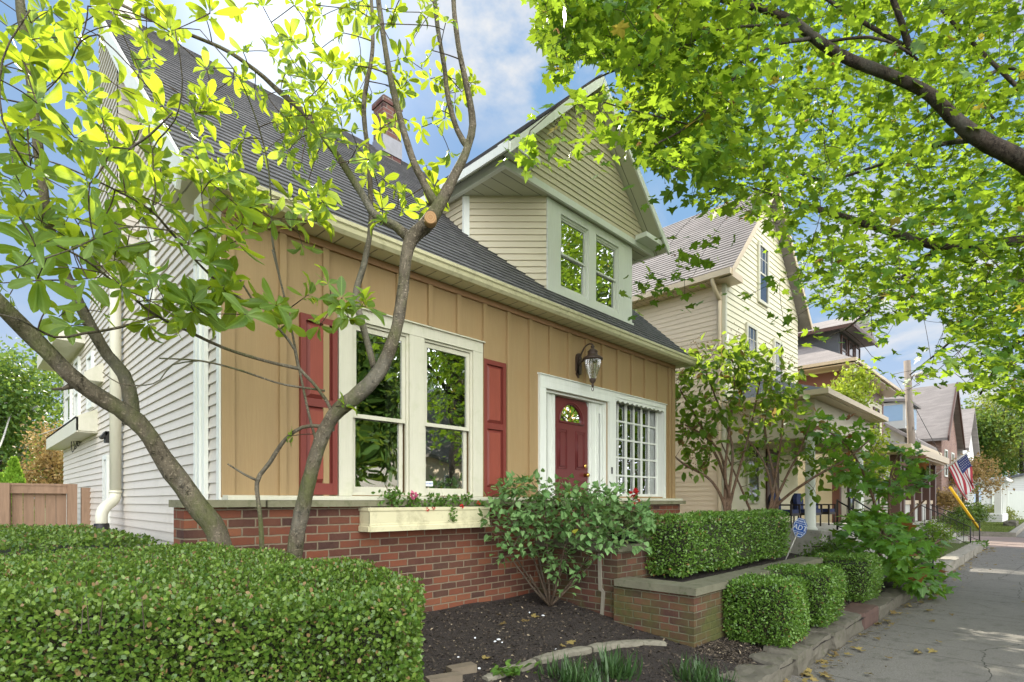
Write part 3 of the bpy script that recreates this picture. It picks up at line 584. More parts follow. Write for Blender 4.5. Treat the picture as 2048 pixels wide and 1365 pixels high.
b.tube([(kx, yd, 1.90), (kx, yd - .03, 1.90), (kx, yd - .035, 1.90), (kx, yd - .05, 1.90), (kx, yd - .07, 1.90), (kx, yd - .075, 1.90)], [.028, .012, .022, .030, .022, .002], 16); b.build('door_knob', M['brass'], door)
b = B(); b.tube([(kx, yd, 2.02), (kx, yd - .02, 2.02), (kx, yd - .025, 2.02)], [.028, .026, .002], 16); b.build('deadbolt', M['brass'], door)
b = B(); b.box(6.325, 6.35, 4.335, 4.345, 1.93, 2.02); b.build('doorbell', M['black'], ent)
# lattice window with scalloped valance
b = B(); x0, x1, z0, z1 = LW; mw = .013
sash(b, x0, x1, z0, z1 - .001, 4.47, 4.50, .03, .03, .04); xw = (x1 - x0 - .06) / 6; zh = (z1 - z0 - .07) / 5
for k in range(1, 6): w = .022 if k % 2 == 0 else .012; b.box(x0 + .03 + k * xw - w, x0 + .03 + k * xw + w, 4.475, 4.498, z0 + .04, z1 - .03)
for k in range(1, 5): b.box(x0 + .03, x1 - .03, 4.478, 4.496, z0 + .04 + k * zh - .012, z0 + .04 + k * zh + .012)
lw = b.build('lattice_window', M['white'], H1)
b = B(); b.box(x0 + .01, x1 - .01, 4.505, 4.508, z0 + .01, z1 - .01); b.build('pane', M['glass'], lw)
b = B(); b.prism([(6.47 + 1.28 * k / 60, 4.60 + .012 * math.sin(k * 1.3), 1.64) for k in range(61)] + [(6.47 + 1.28 * k / 60, 4.604 + .012 * math.sin(k * 1.3), 1.64) for k in range(60, -1, -1)], (0, 0, 1.34)); b.build('curtain', M['curtain'], H1)
b = B(); n = 66; pts = [(x0 + (x1 - x0) * k / n, 2.955 - .012 * math.cos(2 * math.pi * k / n * 11)) for k in range(n + 1)]
b.prism([(x, 4.352, z) for x, z in pts] + [(x1, 4.352, 3.0), (x0, 4.352, 3.0)], (0, .018, 0)); b.build('scalloped_valance', M['white'], lw)
for q in (x0, x1 - .002): b = B(); b.box(q, q + .002, YF, 4.47, z0, z1); b.build('reveal', M['white'], lw)
# ------------------------------------------------------------------ dormer
D = B(); gx0, gx1, gap, gz0 = 4.41, 7.62, 5.97, 5.42; ds = .976; zt = 7.19
rz = lambda x: zt - ds * abs(x - gap)
D.siding((0, 4.50, 0), (1, 0, 0), (0, 0, 1), (0, -1, 0), [(gx0, gz0), (gx1, gz0), (gx1, rz(gx1) - .15), (gap, zt - .15), (gx0, rz(gx0) - .15)], .0805, .014)
D.prism([(gx0, 4.501, gz0 + .02), (gx1, 4.501, gz0 + .02), (gx1, 4.501, rz(gx1) - .14), (gap, 4.501, zt - .14), (gx0, 4.501, rz(gx0) - .14)], (0, .05, 0))
c = (5.21, 4.555); D.siding((c[0], c[1], 0), (-.7071, .7071, 0), (0, 0, 1), (-.7071, -.7071, 0), [(0, 4.0), (1.03, 4.0), (1.03, 5.4), (0, 5.4)], .0805, .014)
D.siding((7.15, 4.555, 0), (.7071, .7071, 0), (0, 0, 1), (.7071, -.7071, 0), [(0, 4.0), (.55, 4.0), (.55, 5.4), (0, 5.4)], .0805, .014)
D.siding((4.48, 5.28, 0), (0, 1, 0), (0, 0, 1), (-1, 0, 0), [(0, 4.3), (2.0, 4.3), (2.0, 5.5), (0, 5.5)], .0805, .014); D.siding((7.54, 4.94, 0), (0, 1, 0), (0, 0, 1), (1, 0, 0), [(0, 4.3), (2.4, 4.3), (2.4, 5.5), (0, 5.5)], .0805, .014)
dorm = D.build('dormer', M['vinyl2'], H1)
b = B(); T = .1
for sgn, xe in ((-1, 4.25), (1, 7.70)):
    L = abs(xe - gap); tl = math.hypot(L, L * ds); Vx = (-sgn * L / tl, 0, L * ds / tl); Nx = (sgn * L * ds / tl, 0, L / tl)
    b.siding((xe, 0, zt - ds * L), (0, 1, 0), Vx, Nx, [(4.24, 0), (7.55, 0), (7.55, tl), (4.24, tl)], .115, .012)
b.prism([(4.25, 4.25, rz(4.25) - .005), (gap, 4.25, zt - .005), (7.70, 4.25, rz(7.70) - .005), (7.70, 4.25, rz(7.70) - .05), (gap, 4.25, zt - .05), (4.25, 4.25, rz(4.25) - .05)], (0, 3.3, 0))
b.build('dormer_roof', M['roof'], dorm)
b = B()
b.prism([(4.24, 4.225, rz(4.24) - .01), (gap, 4.225, zt - .01), (7.71, 4.225, rz(7.71) - .01), (7.71, 4.225, rz(7.71) - .13), (gap, 4.225, zt - .15), (4.24, 4.225, rz(4.24) - .13)], (0, .025, 0))
b.box(4.38, 7.66, 4.462, 4.499, 5.385, 5.47); b.box(4.375, 4.43, 4.50, 6.2, 5.385, 5.50); b.box(7.60, 7.66, 4.50, 6.2, 5.385, 5.50)
b.box(4.27, 4.78, 4.27, 4.461, 5.49, 5.56); b.box(7.12, 7.69, 4.27, 4.461, 5.46, 5.53)
b.box(4.215, 4.24, 4.24, 6.3, rz(4.24) - .10, rz(4.24) - .005)
b.prism([(4.462, 5.27, 4), (4.462, 5.31, 4), (4.52, 5.28, 4), (4.515, 5.23, 4)], (0, 0, 1.4))
b.build('dormer_trim', M['white'], dorm)
b = B()
b.prism([(4.26, 4.252, rz(4.26) - .10), (gap, 4.252, zt - .10), (7.69, 4.252, rz(7.69) - .10), (7.69, 4.252, rz(7.69) - .12), (gap, 4.252, zt - .12), (4.26, 4.252, rz(4.26) - .12)], (0, 2.6, 0))
b.box(4.43, 7.60, 4.50, 6.0, 5.398, 5.41); b.build('dormer_soffit', M['soffity'], dorm)
b = B(); d1, d2 = (5.47, 6.07, 4.30, 5.27), (6.235, 6.80, 4.30, 5.27)
holes_wall(b, 5.21, 7.15, 4.17, 5.385, [d1, d2], 4.535, 4.60); b.box(5.195, 7.165, 4.515, 4.535, 4.17, 4.235); dw = b.build('dormer_window', M['white'], dorm)
for w in (d1, d2):
    b = B(); sash(b, w[0], w[1], 4.30, 5.269, 4.56, 4.60, .03, .03, .035); sash(b, w[0] + .03, w[1] - .03, 4.77, 5.24, 4.572, 4.59, .025, .025, .025); sash(b, w[0] + .03, w[1] - .03, 4.335, 4.79, 4.592, 4.61, .03, .025, .04); b.build('sash', M['white'], dw)
    b = B(); b.box(w[0] + .03, w[1] - .03, 4.585, 4.588, 4.79, 5.24); b.box(w[0] + .03, w[1] - .03, 4.602, 4.605, 4.34, 4.79); b.build('pane', M['glass'], dw)
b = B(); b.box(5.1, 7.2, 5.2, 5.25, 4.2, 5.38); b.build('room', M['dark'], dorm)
# porch landing of the entrance
b = B(); b.box(4.74, 8.35, 3.18, YB - .001, -.1, 1.03)
pch = b.build('porch', M['brick_moss'], H1)
b = B(); b.box(4.70, 8.37, 3.145, YB - .002, 1.031, 1.098); b.build('porch_slab', M['cap'], pch)
b = B(); b.prism([(4.728, 3.36, .2), (4.728, 3.40, .2), (4.728, 3.37, .6), (4.728, 3.41, .62), (4.728, 3.42, 1.0), (4.728, 3.38, 1.0), (4.728, 3.365, .64), (4.728, 3.33, .6)], (.012, 0, 0)); b.build('mortar_patch', paint('new_mortar', (.24, .22, .17), .9, .15, 20.), pch)
# ================================================================== lantern
LN = thing('wall_lantern', (5.62, YF, 3.3), 'bronze coach lantern with ribbed glass and scroll arm, on the wall above the maroon door', 'lantern')
b = B(); b.prism([(5.62 + x, YF - .001, 3.31 + z) for x, z in ((-.045, -.12), (.045, -.12), (.05, -.07), (.05, .09), (.035, .13), (0, .15), (-.035, .13), (-.05, .09), (-.05, -.07), (0, -.17))], (0, -.03, 0)); b.build('backplate', M['bronze'], LN)
lx, ly = 5.62, YF - .24
b = B(); q, r_ = smooth_path([(lx, YF - .03, 3.36), (lx, YF - .06, 3.44), (lx, YF - .12, 3.52), (lx, YF - .19, 3.545), (lx, YF - .245, 3.52), (lx, YF - .25, 3.47), (lx, YF - .22, 3.455), (lx, YF - .205, 3.48)], [.012, .011, .01, .01, .009, .008, .007, .005], .02); b.tube(q, r_, 8)
q, r_ = smooth_path([(lx, YF - .03, 3.30), (lx, YF - .07, 3.34), (lx, YF - .12, 3.36), (lx, YF - .17, 3.35)], [.01] * 4, .02); b.tube(q, r_, 8); b.build('scroll_arm', M['bronze'], LN)
b = B(); b.lathe((lx, ly, 0), [(.118, 3.325), (.128, 3.335), (.128, 3.35), (.105, 3.37), (.075, 3.385), (.062, 3.40), (.06, 3.43), (.068, 3.435), (.045, 3.46), (.02, 3.475), (.02, 3.49), (.028, 3.495), (.012, 3.52), (.002, 3.525)], 28); b.build('lantern_cap', M['bronze'], LN)
m, t, out = mat_base('ribbed_glass'); a_ = t.m('ARCTAN2', t.m('SUBTRACT', t.sep(t.pos())[1], ly), t.m('SUBTRACT', t.sep(t.pos())[0], lx)); h = t.m('SINE', t.m('MULTIPLY', a_, 26.))
gl = t.new('ShaderNodeBsdfGlossy'); gl.inputs[1].default_value = .08; t.put(gl.inputs['Normal'], t.bump(h, .8, .01)); tr = t.new('ShaderNodeBsdfTransparent'); tr.inputs[0].default_value = (.8, .82, .78, 1); mx = t.new('ShaderNodeMixShader'); t.put(mx.inputs[0], t.mr(h, -1, 1, .12, .5)); t.l.new(tr.outputs[0], mx.inputs[1]); t.l.new(gl.outputs[0], mx.inputs[2]); t.l.new(mx.outputs[0], out.inputs[0])
b = B(); b.tube([(lx, ly, z) for z in (3.33, 3.28, 3.2, 3.13, 3.09)], [.108, .105, .082, .052, .036], 28, 0, False); b.build('lantern_glass', m, LN)
b = B(); b.lathe((lx, ly, 0), [(.002, 2.985), (.014, 2.995), (.018, 3.015), (.01, 3.03), (.028, 3.05), (.042, 3.075), (.04, 3.095), (.02, 3.1)], 18); q = [Vector((lx + .02 * math.cos(a), ly, 2.965 + .024 * math.sin(a))) for a in [k * math.pi / 8 for k in range(17)]]; b.tube(q, .004, 6); b.build('finial', M['bronze'], LN)
b = B()
for k in range(3): a = k * 2.1; q, r_ = smooth_path([(lx, ly, 3.1), (lx + .045 * math.cos(a), ly + .045 * math.sin(a), 3.12), (lx + .05 * math.cos(a), ly + .05 * math.sin(a), 3.19)], [.005] * 3, .02); b.tube(q, r_, 5); b.tube([(lx + .05 * math.cos(a), ly + .05 * math.sin(a), 3.19), (lx + .05 * math.cos(a), ly + .05 * math.sin(a), 3.27)], .011, 8)
b.build('candle_tubes', M['trim'], LN)
# ================================================================== leaf materials
L = {}
L['box'] = leaf_mat('boxwood_leaf', (.045, .11, .012), (.21, .31, .05), (.28, .42, .05), .32, .34, .5, odd=(.26, .17, .07), oddp=.045)
L['box2'] = leaf_mat('boxwood_leaf_small', (.06, .14, .018), (.19, .33, .055), (.28, .48, .06), .32, .35, .5, odd=(.24, .15, .05), oddp=.02)
L['mag'] = leaf_mat('magnolia_leaf', (.055, .135, .022), (.16, .26, .045), (.64, .80, .04), .58, .42, .4, vein=True)
L['maple'] = leaf_mat('maple_leaf', (.035, .12, .014), (.115, .235, .03), (.46, .66, .04), .53, .42, .4, odd=(.42, .34, .05), oddp=.01, vein=True)
L['maple2'] = leaf_mat('young_maple_leaf', (.05, .15, .018), (.14, .29, .04), (.34, .58, .04), .42, .42, .4, odd=(.3, .12, .04), oddp=.04, vein=True)
L['heart'] = leaf_mat('heart_leaf', (.08, .19, .055), (.22, .36, .13), (.30, .46, .10), .34, .5, .35, odd=(.45, .45, .06), oddp=.006, vein=True)
L['hyd'] = leaf_mat('hydrangea_leaf', (.055, .14, .02), (.16, .28, .04), (.50, .68, .06), .5, .42, .4, odd=(.30, .2, .07), oddp=.02)
L['bg'] = leaf_mat('far_leaf', (.04, .095, .016), (.10, .18, .035), (.30, .42, .05), .4, .5, .3)
L['bg2'] = leaf_mat('far_yellow_leaf', (.12, .17, .03), (.25, .26, .06), (.45, .5, .08), .4, .5, .3)
L['orange'] = leaf_mat('autumn_leaf', (.26, .15, .05), (.34, .26, .10), (.5, .36, .12), .4, .5, .3)
L['lime'] = leaf_mat('lime_conifer', (.12, .25, .02), (.22, .38, .04), (.4, .55, .05), .3, .5, .3)
L['grass'] = leaf_mat('liriope_blade', (.03, .075, .02), (.08, .15, .045), (.15, .25, .05), .25, .4, .4)
L['fern'] = leaf_mat('trailing_leaf', (.06, .14, .02), (.14, .26, .04), (.25, .4, .05), .35, .4, .4)
L['ivy'] = leaf_mat('variegated_leaf', (.12, .22, .05), (.42, .46, .22), (.4, .5, .15), .35, .4, .4)
L['yel'] = leaf_mat('golden_leaf', (.20, .30, .03), (.34, .42, .05), (.55, .65, .06), .45, .4, .3)
BK = {}
BK['mag'] = bark_mat('magnolia_bark', (.075, .062, .042), (.165, .14, .10), moss=(.10, .11, .04))
BK['maple'] = bark_mat('maple_bark', (.028, .022, .018), (.085, .065, .05), sc=14.)
BK['twig'] = bark_mat('twig_bark', (.05, .035, .022), (.13, .095, .065), sc=20.)
BK['red'] = bark_mat('reddish_bark', (.11, .062, .04), (.23, .15, .10), sc=20.)
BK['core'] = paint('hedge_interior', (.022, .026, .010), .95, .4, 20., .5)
def lumpy(p, a=.012, f=5.):
    return a * (np.sin(p[:, 0] * f * 1.3 + p[:, 1] * f) + np.sin(p[:, 1] * f * 1.7 - p[:, 2] * f * 1.1) + np.sin(p[:, 2] * f * 1.9 + p[:, 0] * f * .7))
def hedge_sdf(P, poly, z0, z1, r):
    x, y = P[:, 0], P[:, 1]; d = np.full(len(P), 1e9); n = len(poly); j = n - 1
    for i in range(n):
        a, b_ = np.array(poly[j]), np.array(poly[i]); e = b_ - a; w = np.stack([x - a[0], y - a[1]], 1)
        tt = np.clip((w @ e) / (e @ e), 0, 1); d = np.minimum(d, np.hypot(w[:, 0] - tt * e[0], w[:, 1] - tt * e[1])); j = i
    ins = in_poly(x, y, poly); d2 = np.where(ins, -d, d) + r; zc, h = (z0 + z1) / 2, (z1 - z0) / 2; dz = np.abs(P[:, 2] - zc) - (h - r)
    return np.minimum(np.maximum(d2, dz), 0) + np.hypot(np.maximum(d2, 0), np.maximum(dz, 0)) - r + lumpy(P)
def hedge(name, poly, z0, z1, r, n, size, mat, label, cat='hedge', group=None, band=.05, stems=True, region=None):
    ax = np.array(poly); lo = np.array([ax[:, 0].min() - .03, ax[:, 1].min() - .03, z0]); hi = np.array([ax[:, 0].max() + .03, ax[:, 1].max() + .03, z1 + .05])
    got = []; c = 0
    while c < n:
        P = lo + rng.random((400000, 3)) * (hi - lo)
        d = hedge_sdf(P, poly, z0, z1, r); k = (d < .015 * rng.random(len(P))) & (d > -band); P = P[k]
        if region is not None: P = P[region(P)]
        if not len(P): break
        got.append(P); c += len(P)
    P = np.concatenate(got)[:n]; e = .01
    G = np.stack([hedge_sdf(P + np.eye(3)[i] * e, poly, z0, z1, r) - hedge_sdf(P - np.eye(3)[i] * e, poly, z0, z1, r) for i in range(3)], 1); G = unit(G)
    loc = (float(ax[:, 0].mean()), float(ax[:, 1].mean()), z0); th_ = thing(name, loc, label, cat, group)
    D = unit(G * .75 + rnd_dirs(len(P)) * .9 + np.array([0, 0, .25])); Nn = unit(G * .8 + rnd_dirs(len(P)) * .8 + np.array([0, 0, .4]))
    scatter('leaves', LEAF_RND, P, D, Nn, size * (.6 + .8 * rng.random(len(P))), mat, th_)
    # inner mass of twigs and shade leaves
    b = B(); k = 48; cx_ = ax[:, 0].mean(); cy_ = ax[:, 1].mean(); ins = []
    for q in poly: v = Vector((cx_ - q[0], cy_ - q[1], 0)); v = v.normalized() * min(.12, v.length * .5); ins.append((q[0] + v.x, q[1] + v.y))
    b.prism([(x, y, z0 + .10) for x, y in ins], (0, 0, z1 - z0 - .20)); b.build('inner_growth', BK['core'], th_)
    if stems:
        b = B(); m_ = max(40, n // 220)
        idx = rng.integers(0, len(P), m_)
        for i in idx:
            p = Vector(P[i]); g_ = Vector(G[i]); a = p - g_ * .05 - Vector((0, 0, .05)); q = p + g_ * .012 + Vector(rnd_dirs(1)[0]) * .02; b.tube([a, (a + q) / 2 + Vector(rnd_dirs(1)[0]) * .008, q], [.0022, .0018, .0012], 4, 0, False)
        tag(b.build('twigs', BK['twig'], th_), kind='stuff')
    return th_
# ------------------------------------------------------------------ big box hedge, left foreground
hp = [(1.19, 1.64), (1.21, 2.05), (1.20, 2.9), (1.12, 3.55), (1.0, 4.05), (.90, 4.12), (.2, 4.2), (-.9, 4.3), (-1.1, 2.9), (-.35, 2.45), (.10, 2.02), (.55, 1.64), (.82, 1.40), (.90, 1.285), (.99, 1.37), (1.09, 1.50)]
hedge('box_hedge', hp, .22, 1.268, .05, 330000, .0145, L['box'], 'large clipped box hedge filling the left foreground, its end rounded beside the dark mulch', region=lambda P: (P[:, 0] > -.35) & (P[:, 1] < 4.1), band=.075)
hedge('box_hedge', [(-.6, 4.75), (1.08, 4.75), (1.04, 6.2), (1.0, 8.2), (-.6, 8.2)], .35, 1.27, .10, 26000, .026, L['box'], 'low box hedge behind the large one, along the grey clapboard side wall', region=lambda P: (P[:, 2] > 1.0) | (P[:, 1] < 5))
hedge('box_hedge', [(5.25, 2.72), (8.55, 2.76), (8.55, 3.14), (5.22, 3.14)], .76, 1.385, .08, 26000, .026, L['box2'], 'long clipped box hedge growing on top of the brick planter', band=.05)
for k, (x, y, w, z1, lb) in enumerate(((5.52, 2.0, .31, .80, 'clipped box bush nearest the camera beside the kerb stones, bare twigs at its foot'), (6.72, 2.02, .33, .80, 'clipped box bush in the middle of the row of three by the sidewalk'), (8.72, 2.06, .34, .80, 'clipped box bush farthest along the row of three, touching the low maple leaves'))):
    o = [(x + w * sx * (1 if abs(sx) == 1 else 1), y + w * sy) for sx, sy in ((-1, -.8), (-.8, -1), (.8, -1), (1, -.8), (1, .8), (.8, 1), (-.8, 1), (-1, .8))]
    h_ = hedge('box_bush', o, .20, z1, .09, 15000 - k * 2500, .022, L['box2'], lb, 'bush', 'clipped box bushes along the kerb stones', band=.045)
    b = B()
    for q in range(16 if k == 0 else 8):
        a_ = random.uniform(2.6, 5.2); e = Vector((x + .3 * math.cos(a_), y + .3 * math.sin(a_), .32 + random.random() * .12)); s0 = Vector((x - .05, y - .1, gz(x, y) - .01)); md = (s0 + e) / 2 + Vector((0, 0, -.03)); b.tube([s0, md, e], [.007, .005, .003], 5, 0, False)
    tag(b.build('stems', BK['twig'], h_), kind='stuff')
# stray shoots standing out of the clipped faces
def shoots(parent, n, x, y, z, mat, s=.018, h=.06):
    P = []; D = []; b = B()
    for k in range(n):
        p = Vector((random.uniform(*x), random.uniform(*y), z)); q = p + Vector((random.uniform(-.3, .3), random.uniform(-.3, .3), 1)) * random.uniform(.3, 1) * h; b.tube([p - Vector((0, 0, .05)), q], [.0016, .001], 4, 0, False)
        for m_ in range(6): P.append(tuple(p.lerp(q, .3 + m_ * .14))); D.append((random.uniform(-1, 1), random.uniform(-1, 1), .7))
    tag(b.build('shoots', BK['twig'], parent), kind='stuff'); P = np.array(P); scatter('shoot_leaves', LEAF_RND, P, np.array(D), rnd_dirs(len(P)) + [0, 0, 1], s * (.6 + .6 * rng.random(len(P))), mat, parent)
shoots(bpy.data.objects['box_hedge'], 130, (.2, 1.1), (1.75, 3.6), 1.25, L['box']); shoots(bpy.data.objects['box_hedge.002'], 90, (5.3, 8.45), (2.78, 3.1), 1.375, L['box2'], .024)
# ------------------------------------------------------------------ brick planter with stone cap
PL = thing('brick_planter', (6.5, 2.7, .2), 'low mossy brick planter wall with a flat stone cap, holding the long box hedge', 'planter')
b = B(); b.box(4.66, 4.86, 2.511, 3.17, 0, .70); b.box(4.66, 8.36, 2.31, 2.51, 0, .70); b.box(8.16, 8.36, 2.51, 3.17, 0, .70); b.build('planter_wall', M['brick_moss'], PL)
b = B(); b.prism([(4.625, 2.275, .702), (8.385, 2.275, .702), (8.385, 2.545, .702), (4.90, 2.545, .702), (4.90, 3.143, .702), (4.625, 3.143, .702)], (0, 0, .068)); b.build('stone_cap', M['cap'], PL)
b = B(); b.box(4.87, 8.15, 2.52, 3.17, .5, .715); b.build('planter_soil', M['mulch'], PL)
# ------------------------------------------------------------------ flower box
FB = thing('flower_box', (3.13, 4.2, 1.289), 'cream flower box under the double front window with pink and red blooms', 'flower box')
b = B(); x0, x1, y0, y1 = 2.44, 3.82, 4.115, 4.278
prof = [(0, 1.289), (-.012, 1.289), (-.012, 1.33), (-.004, 1.34), (-.004, 1.352), (0, 1.358), (0, 1.462), (-.010, 1.468), (-.010, 1.497), (.012, 1.497), (.012, 1.31)]
b.prism([(x0, y0 + dy, z) for dy, z in prof], (x1 - x0, 0, 0))
for xx, s_ in ((x0, 1), (x1, -1)): b.prism([(xx + dy * s_, y0 + .001, z) for dy, z in prof], (0, y1 - y0, 0))
b.box(x0 + .01, x1 - .01, y0 + .01, y1, 1.29, 1.31); b.build('planter_box', M['gutter'], FB)
b = B(); b.box(x0 + .012, x1 - .012, y0 + .012, y1 - .001, 1.31, 1.475); b.build('potting_soil', M['mulch'], FB)
P = []; D = []; S = []
for (cx_, n_, h_, sp) in ((2.72, 130, .16, .07), (2.93, 50, .10, .04), (3.28, 170, .12, .12), (3.55, 60, .12, .07), (3.72, 40, .06, .06), (3.1, 50, .05, .1)):
    q = rng.normal(size=(n_, 3)) * [sp, .03, .02]; z = rng.random(n_) ** .8 * h_
    P.append(np.stack([cx_ + q[:, 0], 4.19 + q[:, 1], 1.48 + z + q[:, 2] * .5], 1)); S.append(.03 + .02 * rng.random(n_))
hang = 46; P.append(np.stack([3.33 + .03 * rng.normal(size=hang), 4.10 - .01 * rng.random(hang), 1.50 - .15 * rng.random(hang)], 1)); S.append(np.full(hang, .035))
P = np.concatenate(P); S = np.concatenate(S); scatter('leaves', LEAF_OVAL, P, rnd_dirs(len(P)) + [0, -.3, .5], rnd_dirs(len(P)) + [0, -1, .6], S, L['fern'], FB)
b = B()
for cx_, h_, k in ((2.72, .22, 7), (2.93, .12, 3), (3.28, .14, 6), (3.48, .14, 3), (3.58, .10, 3)):
    for q in range(k): b.tube([(cx_, 4.2, 1.47), (cx_ + random.uniform(-.05, .05), 4.19, 1.47 + h_ * .6), (cx_ + random.uniform(-.09, .09), 4.18, 1.47 + h_)], [.003, .0025, .0015], 4, 0, False)
tag(b.build('stems', BK['red'], FB), kind='stuff')
def bloom(cx, cy, cz, r, mat, parent, n=26, name='flower'):
    p = rnd_dirs(n) * r * .5; scatter(name, LEAF_HEART, np.array([[cx, cy, cz]]) + p, unit(p) + [0, -.3, .2], rnd_dirs(n) + [0, -1, 0], np.full(n, r * .95), mat, parent)
pk = leaf_mat('pink_petal', (.6, .10, .22), (.75, .22, .35), (.7, .2, .3), .3, .5, .3); rd = leaf_mat('red_petal', (.55, .015, .02), (.7, .04, .04), (.6, .05, .05), .3, .5, .3); pu = leaf_mat('purple_petal', (.07, .02, .35), (.14, .04, .5), (.1, .05, .4), .3, .5, .3); wh = leaf_mat('white_petal', (.6, .6, .6), (.75, .75, .7), (.7, .7, .7), .3, .5, .3)
bloom(2.93, 4.17, 1.61, .035, pk, FB)
for x, z in ((3.03, 1.475), (3.44, 1.50), (3.66, 1.535), (3.10, 1.49)): bloom(x, 4.10, z, .018, rd, FB, 12)
# ------------------------------------------------------------------ black pot on the porch corner
px_, py_ = 5.12, 3.36
PT = thing('flower_pot', (px_, py_, 1.098), 'black round pot of pale trailing leaves, purple and red petunias on the porch corner', 'pot')
b = B(); b.tube([(px_, py_, 1.099), (px_, py_, 1.16), (px_, py_, 1.23), (px_, py_, 1.25), (px_, py_, 1.275)], [.13, .15, .165, .175, .175], 28); b.build('pot', M['black'], PT)
n = 260; a_ = rng.random(n) * 6.28; rr_ = rng.random(n) ** .5 * .24; P = np.stack([px_ + rr_ * np.cos(a_), py_ + rr_ * np.sin(a_), 1.42 - rr_ * .5 + .12 * rng.normal(size=n) * .6], 1)
scatter('leaves', LEAF_HEART, P, rnd_dirs(n) + [0, 0, -.2], rnd_dirs(n) * .6 + [0, -.5, 1], .045 + .02 * rng.random(n), L['ivy'], PT)
n = 24; P = np.stack([px_ + .05 + .14 * rng.normal(size=n), py_ - .16 - .02 * rng.random(n), 1.13 + .2 * rng.random(n)], 1); scatter('trailing_leaves', LEAF_HEART, P, rnd_dirs(n) + [0, 0, -1.], rnd_dirs(n) * .4 + [0, -1, .3], .04 + .02 * rng.random(n), L['ivy'], PT)
b = B()
for k in range(26): a0 = random.random() * 6.28; e = Vector((px_ + .25 * math.cos(a0), py_ + .25 * math.sin(a0), 1.2 + random.random() * .25)); b.tube([(px_, py_, 1.27), ((px_ + e.x) / 2, (py_ + e.y) / 2, 1.45), e], [.003, .003, .002], 4, 0, False)
tag(b.build('stems', BK['twig'], PT), kind='stuff')
bloom(5.33, 3.22, 1.485, .038, pu, PT); q = onY(1268, 988, 3.3); bloom(q.x, q.y, q.z + .01, .05, rd, PT, 20); bloom(q.x + .03, q.y, q.z - .055, .035, wh, PT, 14); bloom(q.x + .03, q.y - .01, q.z - .085, .035, rd, PT, 14)
# ------------------------------------------------------------------ kerb stones along the sidewalk
def rock(name, x0, x1, y0, y1, z0, z1, mat, label, group=None, cat='stone', tilt=0., rough_=.02, skew=0.):
    b = B(); nx, ny, nz = max(3, int((x1 - x0) / .07)), 5, 4; sd = random.random() * 50
    def pt(i, j, k):
        u, v, w = i / nx, j / ny, k / nz; p = Vector((x0 + (x1 - x0) * u + skew * v, y0 + (y1 - y0) * v, z0 + (z1 - z0) * w + tilt * (v - .5) * w))
        edge = sum(1 for q in (u, v, w) if q in (0., 1.)); c = Vector(((x0 + x1) / 2, (y0 + y1) / 2, (z0 + z1) / 2))
        if edge >= 2: p += (c - p).normalized() * .014 * (edge - 1)
        nn = mnoise.noise_vector(Vector((p.x * 4 + sd, p.y * 5, p.z * 9))); n2 = mnoise.noise_vector(Vector((p.x * 16, p.y * 16, p.z * 22 + sd)))
        return p + nn * rough_ + n2 * rough_ * .5
    idx = {}
    def vid(i, j, k):
        if (i, j, k) not in idx: idx[(i, j, k)] = len(b.v); b.v.append(tuple(pt(i, j, k)))
        return idx[(i, j, k)]
    def face(*q): b.f.append(tuple(vid(*x) for x in q)); b.mi.append(0); b.sm.append(False)
    for i in range(nx):
        for j in range(ny): face((i, j, 0), (i, j + 1, 0), (i + 1, j + 1, 0), (i + 1, j, 0)); face((i, j, nz), (i + 1, j, nz), (i + 1, j + 1, nz), (i, j + 1, nz))
        for k in range(nz): face((i, 0, k), (i + 1, 0, k), (i + 1, 0, k + 1), (i, 0, k + 1)); face((i, ny, k), (i, ny, k + 1), (i + 1, ny, k + 1), (i + 1, ny, k))
    for j in range(ny):
        for k in range(nz): face((0, j, k), (0, j, k + 1), (0, j + 1, k + 1), (0, j + 1, k)); face((nx, j, k), (nx, j + 1, k), (nx, j + 1, k + 1), (nx, j, k + 1))
    return tag(b.build(name, mat), label, cat, group)
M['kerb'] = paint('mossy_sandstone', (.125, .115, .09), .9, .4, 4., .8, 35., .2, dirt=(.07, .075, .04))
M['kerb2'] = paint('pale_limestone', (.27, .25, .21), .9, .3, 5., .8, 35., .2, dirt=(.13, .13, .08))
GRP = 'rough stones edging the bed along the sidewalk'
edge = [(4.25, 4.80, 'kerb stone at the bottom edge of the picture, cut off by it'), (4.82, 5.18, 'narrow grey kerb stone second from the bottom edge'), (5.20, 5.62, 'thin layered kerb stone below the nearest box bush'), (5.64, 6.34, 'long flat mossy kerb stone between the first and second box bushes'), (6.36, 6.78, 'short split kerb stone beside the second box bush'), (6.80, 7.62, 'big squared kerb stone just before the brick one')]
for i, (a, c, lb) in enumerate(edge): rock('kerb_stone', a, c, 1.60 + .03 * (i % 2), 1.92, -.03, .175 + .015 * (i % 3), M['kerb'], lb, GRP, tilt=.02 * ((i % 3) - 1), skew=.06 * ((i % 2) - .5))
M['brickcap'] = paint('salmon_brick', (.11, .07, .058), .85, .25, 8., .5, 60., .2)
tag(rock('kerb_brick', 7.66, 8.42, 1.62, 1.93, -.03, .20, M['brickcap'], 'reddish brick block set among the grey kerb stones', 'brick block in the kerb', 'brick', rough_=.008), group='x'); bpy.data.objects['kerb_brick'].pop('group', None)
x = 8.45
names2 = ['kerb stone right after the reddish brick block', 'low kerb stone under the drooping maple leaves', 'darker kerb stone shaded by the maple leaves', 'kerb stone just before the first black stair railing']
for i, lb in enumerate(names2): w = (.9, 1.2, 1.0, 1.3)[i]; rock('kerb_stone', x, x + w - .03, 1.62, 1.90, -.03, .17, M['kerb'], lb, GRP, rough_=.015); x += w
